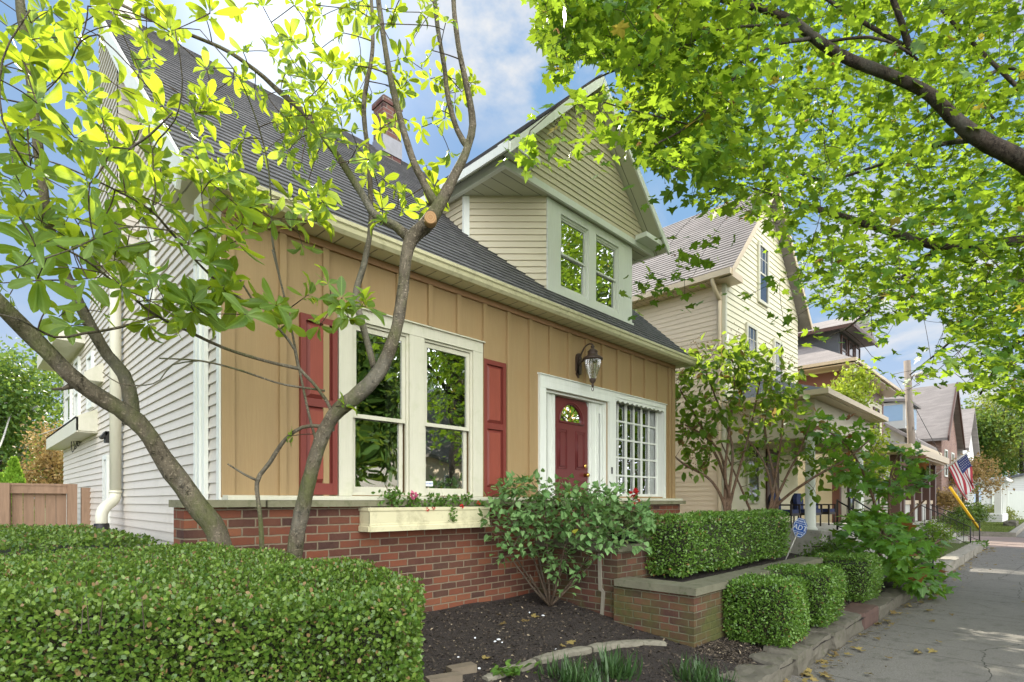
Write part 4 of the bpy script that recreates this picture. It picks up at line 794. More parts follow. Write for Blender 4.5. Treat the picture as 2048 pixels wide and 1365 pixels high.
names3 = ['pale sunlit kerb stone beyond the first stair newel', 'long pale kerb stone bordering the small bare bed', 'last pale kerb stone before the second stairs', 'kerb stone at the foot of the second stairs', 'small kerb stone by the weeds near the alley']
x = 14.3
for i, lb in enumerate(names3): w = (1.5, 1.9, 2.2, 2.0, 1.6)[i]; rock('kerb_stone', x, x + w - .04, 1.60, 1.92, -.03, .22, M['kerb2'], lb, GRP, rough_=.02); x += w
# curved pale edging in the mulch, three lengths
def arc_stone(pts, w, h, mat, label, group):
    b = B(); q, _ = smooth_path(pts, [1] * len(pts), .05); n = len(q)
    for i, p in enumerate(q):
        t_ = (q[min(i + 1, n - 1)] - q[max(i - 1, 0)]).normalized(); s_ = Vector((-t_.y, t_.x, 0)); ww = w * (1 + .3 * mnoise.noise(p * 5)) * (.75 if i in (0, n - 1) else 1)
        for a, z in ((-1, -.05), (-.96, h * .7), (-.5, h), (.5, h), (.96, h * .7), (1, -.05)): r_ = p + s_ * ww * a / 2; b.v.append((r_.x, r_.y, p.z + z + .012 * mnoise.noise(r_ * 14)))
    for i in range(n - 1):
        for k in range(5): a = i * 6 + k; b.f.append((a, a + 6, a + 7, a + 1)); b.mi.append(0); b.sm.append(False)
    b.f.append(tuple(range(6))); b.f.append(tuple(range(6 * n - 6, 6 * n))[::-1]); b.mi += [0, 0]; b.sm += [False, False]
    return tag(b.build('edging_stone', mat), label, 'stone', group)
def on_bed(px, py):
    z = .25
    for _ in range(8): p = onZ(px, py, z); z = gz(p.x, p.y)
    return onZ(px, py, z)
M['edge'] = paint('pale_concrete_edging', (.21, .195, .15), .9, .35, 9., .8, 50., .2, dirt=(.08, .08, .05))
arc_stone([on_bed(*q) for q in ((1330, 1290), (1280, 1288), (1230, 1292), (1180, 1300))], .11, .035, M['edge'], 'curved pale edging stone in the mulch nearest the planter corner', 'curved edging set in the mulch')
arc_stone([on_bed(*q) for q in ((1176, 1301), (1120, 1312), (1072, 1325))], .11, .035, M['edge'], 'middle length of the curved pale edging in the mulch', 'curved edging set in the mulch')
arc_stone([on_bed(*q) for q in ((1066, 1328), (1020, 1342), (970, 1362))], .10, .03, M['edge'], 'crumbling length of curved edging next to the loose bricks', 'curved edging set in the mulch')
M['paver'] = paint('tan_paver', (.17, .14, .10), .9, .3, 9., .6, 50., .2)
for (px0, py0, px1, py1, lb) in ((892, 1345, 942, 1337, 'tan loose brick lying upper in the mulch by the hedge end'), (850, 1366, 915, 1358, 'tan loose brick cut by the bottom edge beside the hedge')):
    p = on_bed(px0, py0); q = on_bed(px1, py1); d = (q - p); d.z = 0; L_ = max(d.length, .17); d = d.normalized(); s_ = Vector((-d.y, d.x, 0)); b = B(); z = gz(p.x, p.y) - .02
    b.prism([(p + s_ * .0).to_tuple()[:2] + (z,), (p + d * L_).to_tuple()[:2] + (z,), (p + d * L_ - s_ * .09).to_tuple()[:2] + (z,), (p - s_ * .09).to_tuple()[:2] + (z,)], (0, 0, .065)); tag(b.build('loose_brick', M['paver']), lb, 'brick', 'loose bricks by the hedge')
# mulch chips, pebbles, fallen leaves, grass tufts
n = 44000; x = 1.2 + rng.random(n) * 3.6; y = 1.8 + rng.random(n) * 2.45; x[n // 2:] = 4.6 + rng.random(n - n // 2) * 4.4; y[n // 2:] = 1.85 + rng.random(n - n // 2) * .45
P = np.stack([x, y, [bed_z(a, c) + .002 for a, c in zip(x, y)]], 1)
mc = leaf_mat('wood_chip', (.018, .015, .013), (.15, .12, .09), (0, 0, 0), .0, .9, .1, odd=(.34, .28, .19), oddp=.05)
tag(scatter('mulch_chips', LEAF_QUAD, P, rnd_dirs(n) * [1, 1, .25], rnd_dirs(n) * .5 + [0, 0, 1], .010 + .030 * rng.random(n) ** 2, mc, wid=.8), kind='stuff')
fl = leaf_mat('fallen_leaf', (.16, .11, .045), (.38, .30, .10), (.2, .15, .05), .2, .8, .2)
pts = [on_bed(*q) for q in ((1020, 1210), (1065, 1236), (1002, 1232), (1000, 1250), (1138, 1284), (1128, 1295), (1132, 1302), (1175, 1216), (968, 1320), (1045, 1245))]
for (px, py) in ((1700, 1222),): pass
n = 190; xs = 4.2 + rng.random(n) ** 1.3 * 20; ys = 1.58 - .22 * rng.random(n) ** 2.2; pts += [Vector((a, c, .016)) for a, c in zip(xs, ys)]
n2 = 60; pts += [Vector((a, c, .016)) for a, c in zip(3 + rng.random(n2) * 24, rng.random(n2) * 1.6)]
P = np.array([tuple(p) for p in pts]); P[:, 2] += .008; k = len(P)
tag(scatter('fallen_leaves', LEAF_MAPLE, P, rnd_dirs(k) * [1, 1, .15], rnd_dirs(k) * .35 + [0, 0, 1], .035 + .05 * rng.random(k), fl), kind='stuff')
n = 2600; P = np.stack([4 + rng.random(n) ** 1.2 * 19, 1.59 - .5 * rng.random(n) ** 2.6, np.full(n, .016)], 1); tag(scatter('sidewalk_grit', LEAF_QUAD, P, rnd_dirs(n) * [1, 1, .2], rnd_dirs(n) * .4 + [0, 0, 1], .006 + .022 * rng.random(n) ** 2, leaf_mat('dry_litter', (.05, .04, .025), (.26, .2, .1), (.1, .1, .05), .1, .8, .2)), kind='stuff')
peb = [on_bed(*q) for q in ((1059, 1226), (990, 1284), (997, 1280), (1004, 1286), (917, 1316), (1086, 1232), (1112, 1300), (958, 1338), (1258, 1213), (950, 1277))]
for i, p in enumerate(peb):
    b = B(); r_ = .009 + .005 * (i % 3); b.lathe((p.x, p.y, p.z - .004), [(.3 * r_, 0), (r_, .004), (r_ * .9, .010), (.3 * r_, .014)], 8); tag(b.build('pebble', M['signwhite']), 'small white pebble lying on the dark mulch', 'pebble', 'white pebbles on the mulch')
def tuft(px, py, n, h, spread, label, wid=1.):
    c = on_bed(px, py); P = np.array([[c.x, c.y, c.z - .01]]) + rng.normal(size=(n, 3)) * [spread, spread, 0]; a = rng.random(n) * 6.28
    D = np.stack([np.cos(a) * .8, np.sin(a) * .8, .9 + rng.random(n)], 1); Nn = np.stack([-np.cos(a), -np.sin(a), np.full(n, .6)], 1) * -1
    return tag(scatter('grass_tuft', LEAF_BLADE, P, D, Nn, h * (.6 + .6 * rng.random(n)), L['grass'], origin=(c.x, c.y, c.z), wid=wid), label, 'grass', 'grass tufts at the front of the bed')
tuft(1130, 1362, 90, .20, .05, 'dark green liriope tuft left of centre at the bottom edge'); tuft(1232, 1352, 120, .22, .06, 'fullest liriope tuft, in the middle of the bottom edge'); tuft(1385, 1362, 100, .20, .06, 'liriope tuft to the right, below the planter corner'); tuft(1180, 1372, 70, .18, .05, 'liriope tuft between two others at the bottom edge')
tuft(1440, 1375, 60, .15, .05, 'small liriope tuft nearest the kerb stones')
c = on_bed(1020, 1352); n = 60; a = rng.random(n) * 6.28; tag(scatter('leafy_seedling', LEAF_OVAL, np.array([[c.x, c.y, c.z]]) + rng.normal(size=(n, 3)) * [.07, .06, .0] + np.array([0, 0, .03]), np.stack([np.cos(a), np.sin(a), .6 + 0 * a], 1), rnd_dirs(n) * .3 + [0, 0, 1], .05 + .03 * rng.random(n), L['fern'], wid=.9), 'bright green leafy seedlings left of the grass tufts', 'plant')
# ------------------------------------------------------------------ heart-leaved shrub in front of the steps
def leaf_clusters(centres, dirs, per, spread, size, tpl, mats, parent, name='foliage', whorl=False, droop=.0, up=.8, idx=None, jit=.25):
    C = np.repeat(np.array([tuple(c) for c in centres]), per, 0); Dm = np.repeat(np.asarray(dirs), per, 0); n = len(C)
    if whorl:
        a = np.tile(np.arange(per) * 2 * math.pi / per, len(centres)) + np.repeat(rng.random(len(centres)) * 6.28, per)
        T1 = unit(np.cross(Dm, rnd_dirs(1)[0])); T2 = np.cross(Dm, T1); rad = np.cos(a)[:, None] * T1 + np.sin(a)[:, None] * T2; tl = (.25 + .5 * rng.random(n))[:, None]
        D = unit(rad + Dm * tl + rnd_dirs(n) * jit - np.array([0, 0, droop])); P = C + rad * .01; Nn = unit(Dm * 1.0 - rad * .3 + np.array([0, 0, .5]) + rnd_dirs(n) * .25)
    else:
        P = C + rnd_dirs(n) * (spread * rng.random(n) ** .5)[:, None]; D = unit(unit(P - C) * .6 + Dm * .4 + rnd_dirs(n) * .7 - np.array([0, 0, droop])); Nn = unit(np.array([[0, 0, up]]) + rnd_dirs(n) * .6)
    S = size * (.65 + .55 * rng.random(n)); mi = None
    return scatter(name, tpl, P, D, Nn, S, mats, parent, matidx=mi)
def shrub(name, base, stems, centres, per, spread, size, tpl, lm, bm_, label, cat, group=None, r0=.014, droop=.15, up=1.):
    th_ = thing(name, base, label, cat, group); b = B(); nodes = []; rads = []
    for s in stems:
        q, r_ = smooth_path(s, [r0 * (1 - .6 * k / (len(s) - 1)) for k in range(len(s))], .06); b.tube(q, r_, 6, 0, True, .15); nodes += q; rads += r_
    dirs = connect(b, nodes, rads, centres, .0028, 1.5, .05, 5, .5, r0 * .6); b.build('stems', bm_, th_)
    leaf_clusters(centres, dirs, per, spread, size, tpl, lm, th_, droop=droop, up=up); return th_
base = on_bed(1100, 1213); bs = Vector((3.72, 3.45, gz(3.7, 3.4))); bs = on_bed(1100, 1213); print('shrub base', bs)
stems = []
dB = (bs.x * _c + bs.y * _s)
for px, py, dd in ((1025, 1120, -.1), (1035, 1010, .1), (1070, 1080, .25), (1090, 1000, -.1), (1130, 1090, -.25), (1150, 1030, .2), (1185, 1100, .0), (1170, 980, .1), (1240, 1060, -.1), (1060, 1150, -.3), (985, 1040, .15)):
    e = at(px, py, dB + dd); stems.append([bs, bs.lerp(e, .35) + Vector((0, 0, -.03)) + (e - bs) * .04, bs.lerp(e, .7) + Vector((0, 0, -.02)), e])
sh_poly = [(945, 1000), (990, 968), (1060, 960), (1130, 962), (1200, 975), (1270, 1000), (1305, 1030), (1290, 1090), (1215, 1100), (1170, 1150), (1130, 1185), (1110, 1160), (1080, 1115), (1020, 1130), (985, 1140), (1000, 1090), (960, 1050), (940, 1020)]
cs = []
while len(cs) < 380:
    px, py = random.uniform(940, 1305), random.uniform(958, 1190)
    if not in_poly(np.array([px]), np.array([py]), sh_poly)[0]: continue
    if random.random() > (1.0 if py < 1075 else .42): continue
    dd = random.uniform(-.55, .45); p = at(px, py, dB + dd)
    if p.y > 4.05 or (p.x > 4.68 and p.y > 3.05 and p.z < 1.12): continue
    cs.append(p)
shrub('heart_leaf_shrub', tuple(bs), stems, cs, 6, .10, .07, LEAF_HEART, L['heart'], BK['twig'], 'many-stemmed shrub with grey-green heart-shaped leaves in the dark mulch before the porch', 'shrub', up=1.8, droop=.05)
# ------------------------------------------------------------------ magnolia
MG = thing('magnolia_tree', (1.45, 3.55, .45), 'magnolia with three leaning grey trunks and backlit whorled leaves, in front of the tan wall', 'tree')
def limb(pts, k=1.): return [at(x, y, d) for x, y, d, w in pts], [w * k / 2 / FPX * d / math.sqrt(1 + .75 * (((x - CX) / FPX) ** 2 + ((CY - y) / FPX) ** 2)) for x, y, d, w in pts]
LIMBS = [
 [(470, 1330, 3.5, 60), (440, 1090, 3.4, 55), (392, 1010, 3.3, 54), (335, 930, 3.2, 50), (290, 862, 3.1, 48), (255, 830, 3.05, 48), (195, 792, 2.95, 46), (135, 745, 2.85, 47), (60, 668, 2.75, 50), (-10, 600, 2.6, 52), (-90, 520, 2.5, 50)],
 [(262, 850, 3.08, 44), (262, 800, 3.08, 38), (247, 750, 3.05, 34), (215, 710, 3.0, 31), (190, 670, 2.95, 32), (165, 620, 2.9, 30), (120, 520, 2.85, 28), (95, 440, 2.8, 28), (85, 360, 2.75, 27), (70, 240, 2.7, 28), (58, 130, 2.65, 26), (42, 20, 2.6, 28), (35, -60, 2.6, 28)],
 [(565, 1330, 3.65, 48), (590, 1100, 3.5, 46), (607, 1010, 3.45, 42), (632, 910, 3.4, 40), (665, 835, 3.38, 42), (720, 785, 3.36, 46), (758, 745, 3.35, 42), (786, 680, 3.35, 36), (803, 600, 3.35, 33), (812, 520, 3.35, 33), (822, 480, 3.35, 40), (858, 442, 3.35, 44), (885, 400, 3.35, 36), (905, 360, 3.35, 30), (930, 310, 3.35, 27), (945, 250, 3.35, 24), (935, 180, 3.3, 20), (918, 100, 3.3, 18), (908, 20, 3.3, 17), (905, -60, 3.3, 15)],
 [(822, 480, 3.36, 34), (790, 452, 3.4, 26), (750, 430, 3.45, 24), (722, 385, 3.5, 23), (690, 335, 3.5, 22), (650, 278, 3.5, 20), (608, 225, 3.5, 20), (560, 185, 3.5, 18), (510, 140, 3.45, 15), (440, 95, 3.4, 13), (330, 50, 3.3, 11), (230, 5, 3.2, 9)],
 [(872, 410, 3.35, 30), (850, 372, 3.35, 24), (822, 310, 3.35, 22), (800, 235, 3.35, 22), (780, 150, 3.35, 21), (765, 60, 3.35, 20), (752, -40, 3.35, 18)],
 [(936, 296, 3.35, 22), (915, 262, 3.38, 19), (897, 200, 3.4, 18), (888, 130, 3.4, 17), (876, 60, 3.4, 16), (866, -30, 3.4, 16)],
 [(748, 735, 3.38, 20), (728, 660, 3.5, 21), (712, 590, 3.6, 22), (730, 520, 3.65, 18), (742, 440, 3.65, 17), (738, 330, 3.65, 16), (728, 210, 3.6, 16), (745, 100, 3.6, 14), (742, -20, 3.6, 12)],
 [(529, 1330, 3.6, 17), (524, 1100, 3.5, 16), (520, 1030, 3.45, 13), (514, 965, 3.45, 14), (540, 925, 3.42, 13), (570, 880, 3.4, 12), (605, 855, 3.4, 12), (640, 853, 3.4, 12), (668, 860, 3.4, 12)],
 [(516, 962, 3.45, 8), (490, 950, 3.4, 7), (455, 928, 3.35, 5)],
 [(665, 860, 3.4, 12), (660, 815, 3.35, 10), (625, 765, 3.3, 10), (597, 735, 3.3, 10), (590, 700, 3.25, 9), (560, 660, 3.2, 8), (525, 630, 3.1, 7), (480, 560, 3.0, 6)],
 [(598, 738, 3.3, 11), (530, 722, 3.2, 10), (445, 695, 3.1, 10), (370, 660, 3.0, 9), (310, 630, 2.9, 9), (240, 575, 2.7, 9), (170, 520, 2.5, 8), (90, 480, 2.3, 7)],
 [(315, 632, 2.9, 9), (240, 655, 2.75, 9), (165, 668, 2.6, 9), (110, 675, 2.5, 9), (40, 640, 2.3, 6), (-20, 625, 2.2, 6)],
 [(650, 782, 3.35, 7), (570, 770, 3.25, 6), (530, 758, 3.2, 6), (470, 738, 3.1, 6), (400, 722, 3.0, 6), (318, 717, 2.9, 5)],
 [(400, 722, 3.0, 5), (345, 730, 2.95, 4), (320, 760, 2.9, 4), (290, 771, 2.9, 4), (240, 768, 2.85, 4), (205, 745, 2.8, 3)],
 [(545, 960, 3.7, 1), (560, 560, 3.7, 7), (545, 480, 3.6, 7), (542, 400, 3.5, 6), (530, 300, 3.4, 5), (480, 160, 3.2, 5), (400, 60, 3.1, 4)][1:],
 [(545, 500, 3.6, 6), (575, 620, 3.65, 7), (595, 720, 3.6, 8), (618, 830, 3.5, 8), (632, 880, 3.42, 8)],
 [(430, 560, 2.9, 8), (390, 520, 2.75, 8), (340, 462, 2.6, 9), (300, 420, 2.4, 8), (230, 380, 2.2, 7), (120, 330, 2.0, 6), (20, 300, 1.9, 5)],
 [(440, 570, 2.95, 8), (470, 590, 3.05, 8), (525, 630, 3.1, 7)],
 [(300, 425, 2.4, 6), (312, 380, 2.35, 6), (305, 300, 2.3, 5), (350, 240, 2.2, 5), (365, 160, 2.1, 5), (350, 60, 2.0, 4)],
 [(50, 330, 1.9, 7), (5, 240, 1.8, 7), (5, 120, 1.75, 7), (60, 20, 1.7, 6)],
 [(240, 310, 2.1, 8), (300, 270, 2.05, 7), (345, 225, 2.0, 6)], [(345, 462, 2.6, 6), (250, 455, 2.4, 5), (140, 500, 2.2, 5), (20, 540, 2.0, 4)],
]
b = B(); mn = []; mr = []
for k, lb in enumerate(LIMBS):
    p, r_ = limb(lb, .82 if k < 2 else .70); q, rr_ = smooth_path(p, r_, .05); b.tube(q, rr_, 16 if r_[0] > .03 else 8, 0, True, .22)
    if k not in (0, 2, 7, 8): mn += q; mr += rr_
    else:
        for a_, c_ in zip(q, rr_):
            if a_.z > 3.0: mn.append(a_); mr.append(c_)
b.build('trunk', BK['mag'], MG)
cut = at(861, 437, 3.24); rm, tmp, out = mat_base('cut_wood'); P_ = tmp.pos(); dist = tmp.vm('LENGTH', tmp.vm('SUBTRACT', P_, tuple(cut)), out=1); ringc = tmp.mix(tmp.m('FRACT', tmp.m('MULTIPLY', dist, 140.)), (.42, .26, .12), (.28, .15, .06)); principled(tmp, out, ringc, .8)
b = B(); nrm = (Vector((0, 0, EYE)) - cut).normalized(); nrm.z = -.2; nrm.normalize(); b.tube([cut - nrm * .06, cut + nrm * .025], [.040, .034], 16); b.build('pruning_cut', rm, MG)
b = B(); kp = [at(105, 779, 2.88), at(125, 778, 2.87), at(150, 770, 2.9)]; b.tube(kp, [.006, .010, .02], 8); b.build('stub', BK['mag'], MG)
zones = [  # outline in the picture, how many whorls, depth range
 ([(0, 0), (420, 0), (420, 330), (300, 470), (0, 560)], 112, (1.9, 3.6), .155),
 ([(0, 440), (280, 400), (330, 560), (210, 700), (60, 640), (0, 600)], 26, (2.2, 3.1), .17),
 ([(400, 0), (900, 0), (890, 200), (760, 330), (420, 360)], 92, (2.8, 4.2), .14),
 ([(180, 440), (430, 430), (470, 560), (380, 650), (230, 690)], 17, (2.4, 3.2), .16),
 ([(400, 350), (470, 330), (500, 560), (420, 640)], 14, (2.6, 3.2), .2),
 ([(415, 380), (500, 380), (520, 420), (500, 470), (420, 440)], 7, (2.9, 3.2), .17),
 ([(540, 370), (640, 360), (660, 470), (600, 500), (535, 450)], 13, (3.0, 3.6), .18),
 ([(530, 520), (620, 540), (745, 590), (740, 640), (600, 660), (500, 620)], 15, (3.0, 3.5), .18),
 ([(360, 560), (500, 560), (500, 660), (380, 650)], 8, (2.7, 3.0), .2),
 ([(700, 320), (900, 300), (880, 460), (760, 440)], 13, (3.3, 3.9), .15),
 ([(790, 140), (960, 150), (945, 250), (810, 260)], 12, (3.3, 3.9), .13), ([(560, 180), (740, 180), (720, 330), (520, 300)], 18, (3.2, 4.0), .16)]
cen = []; sz = []
for poly, n_, (d0, d1), s_ in zones:
    xs_ = [p[0] for p in poly]; ys_ = [p[1] for p in poly]; c = 0
    while c < n_:
        px, py = random.uniform(min(xs_), max(xs_)), random.uniform(min(ys_), max(ys_))
        if not in_poly(np.array([px]), np.array([py]), poly)[0]: continue
        p = at(px, py, random.uniform(d0, d1)); c += 1
        if p.y > 3.85 and p.z < 5.2: p = at(px, py, 3.0)
        cen.append(p); sz.append(s_)
# beyond the frame the crown simply goes on
for k in range(90): p = at(random.uniform(-900, -20), random.uniform(-300, 560), random.uniform(2.0, 3.6)); cen.append(p); sz.append(.19)
for k in range(50): p = at(random.uniform(-300, 900), random.uniform(-700, -20), random.uniform(2.2, 3.8)); cen.append(p); sz.append(.17)
extra = [(668, 822, 3.25), (445, 0, 0), (600, 868, 0)]
cen += [at(690, 812, 3.3), at(585, 872, 3.4)]; sz += [.12, .10]
b = B(); dirs = connect(b, mn, mr, cen, .0026, 2.2, .04, 5, .35, .010); tag(b.build('branches', BK['twig'], MG), kind='stuff')
C = np.array([tuple(c) for c in cen]); szs = np.array(sz); per = 8; n = len(C) * per
Dm = unit(np.asarray(dirs) + [0, 0, .55] + rnd_dirs(len(C)) * .3); Cr = np.repeat(C, per, 0); Dr = np.repeat(Dm, per, 0); a = np.tile(np.arange(per) * 2.4, len(C)) + np.repeat(rng.random(len(C)) * 6.28, per)
T1 = unit(np.cross(Dr, unit(np.repeat(rnd_dirs(len(C)), per, 0)))); T2 = np.cross(Dr, T1); rad = np.cos(a)[:, None] * T1 + np.sin(a)[:, None] * T2
D = unit(rad + Dr * (.05 + .7 * rng.random(n))[:, None] + rnd_dirs(n) * .15 - [0, 0, .12]); Nn = unit(Dr + rnd_dirs(n) * .3 - rad * .2)
keep = rng.random(n) < .82; S = np.repeat(szs, per) * (.40 + .60 * rng.random(n)) * .85
scatter('foliage', LEAF_MAG, (Cr + rad * .01)[keep], D[keep], Nn[keep], S[keep], L['mag'], MG, wid=.92)
# ------------------------------------------------------------------ street maple, upper right
MP = thing('maple_tree', (9.5, -1.6, 0), 'large street maple whose limbs and yellow-green backlit leaves cover the upper right', 'tree')
ML = [
 [(2450, 900, 5.6, 170), (2300, 560, 5.3, 140), (2160, 400, 5.1, 95), (2048, 325, 5.0, 62), (1960, 278, 5.0, 54), (1905, 235, 5.0, 45), (1860, 190, 5.0, 40), (1790, 155, 5.0, 36), (1700, 120, 5.0, 36), (1640, 85, 5.0, 34), (1590, 45, 5.0, 30), (1530, 20, 5.0, 26), (1450, 0, 4.9, 20), (1380, -10, 4.8, 14)],
 [(2200, 520, 5.4, 80), (2100, 485, 5.8, 44), (2048, 482, 6.0, 40), (1960, 492, 6.1, 36), (1880, 492, 6.2, 30), (1800, 470, 6.3, 26), (1720, 445, 6.3, 22), (1640, 420, 6.3, 20), (1570, 400, 6.3, 12), (1500, 375, 6.2, 6)],
 [(1820, 105, 5.0, 26), (1808, 60, 5.0, 22), (1790, 10, 5.0, 20), (1770, -40, 5.0, 18)],
 [(1830, 110, 5.0, 18), (1770, 70, 5.1, 16), (1700, 30, 5.2, 13), (1640, -10, 5.2, 10)],
 [(1620, 78, 5.0, 14), (1540, 95, 4.9, 11), (1450, 175, 4.7, 8), (1380, 250, 4.5, 7), (1290, 300, 4.4, 5)],
 [(1640, 85, 5.0, 10), (1740, 75, 4.9, 10), (1800, 95, 4.8, 9), (1835, 120, 4.9, 9)],
 [(1600, 50, 5.0, 10), (1440, 60, 4.7, 9), (1320, 120, 4.5, 7), (1250, 135, 4.3, 6), (1190, 160, 4.1, 5), (1120, 210, 4.0, 4), (1060, 262, 3.95, 3)],
 [(1380, 250, 4.5, 5), (1240, 215, 4.2, 4), (1170, 200, 4.1, 4), (1110, 250, 4.0, 3)],
 [(1880, 492, 6.2, 20), (1800, 560, 6.5, 14), (1740, 620, 6.7, 9), (1690, 660, 6.8, 6)],
 [(2140, 600, 6.6, 40), (2020, 560, 7.2, 22), (1960, 620, 7.6, 14), (1915, 670, 7.8, 9), (1870, 710, 8.0, 6), (1820, 750, 8.0, 4)],
 [(2140, 620, 6.6, 30), (2040, 680, 7.4, 16), (1990, 740, 7.8, 10), (1960, 790, 8.0, 6)],
 [(2120, 300, 5.2, 26), (2040, 140, 5.4, 15), (1980, 150, 5.5, 14), (1960, 200, 5.5, 10), (1990, 240, 5.4, 8)],
 [(1960, 280, 5.0, 20), (1880, 290, 5.6, 14), (1760, 330, 6.0, 10), (1650, 360, 6.2, 8), (1560, 330, 6.2, 6)],
 [(2040, 180, 5.3, 16), (1900, 40, 5.6, 12), (1850, -30, 5.7, 12)], [(2300, 560, 5.3, 60), (2200, 300, 4.4, 40), (2100, 60, 4.0, 26), (1980, -100, 3.8, 20)]]
b = B(); nd = []; nr = []
tb = [Vector((9.5, -1.6, -.05)), Vector((9.45, -1.6, 1.4)), at(2450, 900, 5.6)]
ml0 = limb(ML[0])
# trunk rises from the tree lawn, out of the frame to the right, and forks into the limbs
p0 = ml0[0][0]; trunk = [Vector((p0.x + .9, -1.6, -.05)), Vector((p0.x + .8, -1.55, 1.2)), Vector((p0.x + .5, -1.3, 2.4)), ml0[0][1] + Vector((.15, -.25, -.1)), ml0[0][1]]
MP.location = (p0.x + .9, -1.6, 0); ORG[MP.name] = Vector(MP.location)
q, r_ = smooth_path(trunk, [.38, .32, .28, .24, .2], .15); b.tube(q, r_, 20, 0, True, .12)
for k, lb in enumerate(ML):
    p, r_ = limb(lb if k else lb[1:], .74); q, rr_ = smooth_path(p, r_, .1); b.tube(q, rr_, 14 if r_[0] > .06 else 8, 0, True, .1); nd += q; nr += rr_
b.build('trunk', BK['maple'], MP)
outline = [(1085, -40), (1065, 65), (1100, 110), (1085, 160), (1130, 175), (1150, 120), (1235, 130), (1245, 200), (1235, 280), (1275, 320), (1320, 345), (1370, 330), (1400, 375), (1370, 400), (1410, 430), (1460, 430), (1530, 445), (1590, 520), (1590, 580), (1640, 620), (1700, 640), (1745, 690), (1780, 680), (1790, 640), (1870, 630), (1900, 660), (1870, 710), (1820, 750), (1810, 775), (1880, 740), (1920, 755), (1920, 780), (1960, 780), (2048, 830), (2700, 900), (2700, -700), (1085, -500)]
def maple_pts(n, poly, d0, d1, power=1., wid=(1020, 2300), hei=(-250, 860)):
    out_ = []
    while len(out_) < n:
        px = rng.uniform(*wid, 4000); py = rng.uniform(*hei, 4000); ok = in_poly(px, py, poly)
        for x, y in zip(px[ok], py[ok]):
            lo_ = d0 + max(0, (x - 1100)) / 900 * 1.1; hi_ = d1 if x > 1500 else d0 + 2.0 + (x - 1100) / 400 * (d1 - d0 - 2.0)
            p = at(x, y, lo_ + (hi_ - lo_) * random.random() ** power)
            if p.y > 3.95 and p.x < 9.2: continue
            if p.y > 5.0 or p.z < 2.2: continue
            out_.append(p)
            if len(out_) >= n: break
    return out_
mc_ = maple_pts(2250, outline, 3.7, 8.6, 1.0)
mc_ += maple_pts(190, [(1085, -40), (1065, 65), (1100, 110), (1085, 160), (1130, 175), (1150, 120), (1235, 130), (1245, 200), (1235, 280), (1300, 330), (1380, 380), (1445, 330), (1500, 200), (1400, -50)], 3.7, 6.0)
low_ = maple_pts(170, [(1600, 540), (2200, 500), (2200, 860), (2048, 830), (1960, 780), (1920, 755), (1900, 660), (1790, 640), (1745, 690), (1640, 620)], 5.8, 9.0)
mc_ = low_ + mc_
sparse = [(1050, 300, 3.95), (1060, 270, 4.0), (1120, 300, 4.0), (1105, 285, 4.0), (1165, 245, 4.05), (1150, 225, 4.1), (1240, 320, 4.3), (1345, 380, 4.6), (1330, 400, 4.7), (1290, 590, 6.0), (1310, 560, 6.0), (1340, 490, 6.1), (1270, 610, 5.9), (1500, 590, 6.0), (1570, 650, 6.3), (1560, 640, 6.3)]
sparse += [(1210, 225, 4.1), (1200, 262, 4.1), (1225, 245, 4.2), (1255, 300, 4.3), (1420, 480, 5.5), (1400, 520, 5.6), (1385, 555, 5.7), (1370, 600, 5.8), (1350, 560, 5.8), (1300, 545, 5.9), (1560, 560, 6.2), (1640, 680, 6.5), (1745, 715, 6.8), (1840, 770, 7.8), (1875, 700, 7.6), (1785, 750, 7.8), (1795, 790, 7.9)]; sp = [at(*q) for q in sparse]; mc_ += sp
for k in range(330):   # the crown carries on above the frame and over the street
    p = Vector((random.uniform(3, 13), random.uniform(-1.2, 3.6), random.uniform(5.2, 9.5)))
    mc_.append(p)
b = B(); dirs = connect(b, nd, nr, mc_, .0028, 3.0, .05, 4, .35, .012); tag(b.build('branches', BK['maple'], MP), kind='stuff')
per = 9; C = np.repeat(np.array([tuple(c) for c in mc_]), per, 0); n = len(C)
P = C + rnd_dirs(n) * (np.array([.30, .30, .17]) * rng.random((n, 1)) ** .5); 
px, py, dp = to_px(P); okm = in_poly(px, py, outline) | (py < 0) | (px > 2048) | (np.repeat(np.arange(len(mc_)), per) >= 2610)
okm &= ~((P[:, 1] > 4.05) & (P[:, 0] < 9.2)); P = P[okm]; n = len(P)
Nn = unit(rnd_dirs(n) * .55 + np.array([-.1, -.25, .8])); D = unit(rnd_dirs(n) * [1, 1, .35] + [0, 0, -.35])
scatter('foliage', LEAF_MAPLE, P, D, Nn, .055 + .068 * rng.random(n) ** 1.3, L['maple'], MP)
print('maple leaves', n)
seeds = P[rng.integers(0, n, 260)] + rnd_dirs(260) * .03; ns_ = 260 * 5
scatter('seed_keys', LEAF_OVAL, np.repeat(seeds, 5, 0), rnd_dirs(ns_) + [0, 0, -1.2], rnd_dirs(ns_), np.full(ns_, .04), leaf_mat('maple_seed', (.25, .13, .05), (.42, .24, .09), (.4, .25, .1), .3, .6, .2), MP, wid=.6)
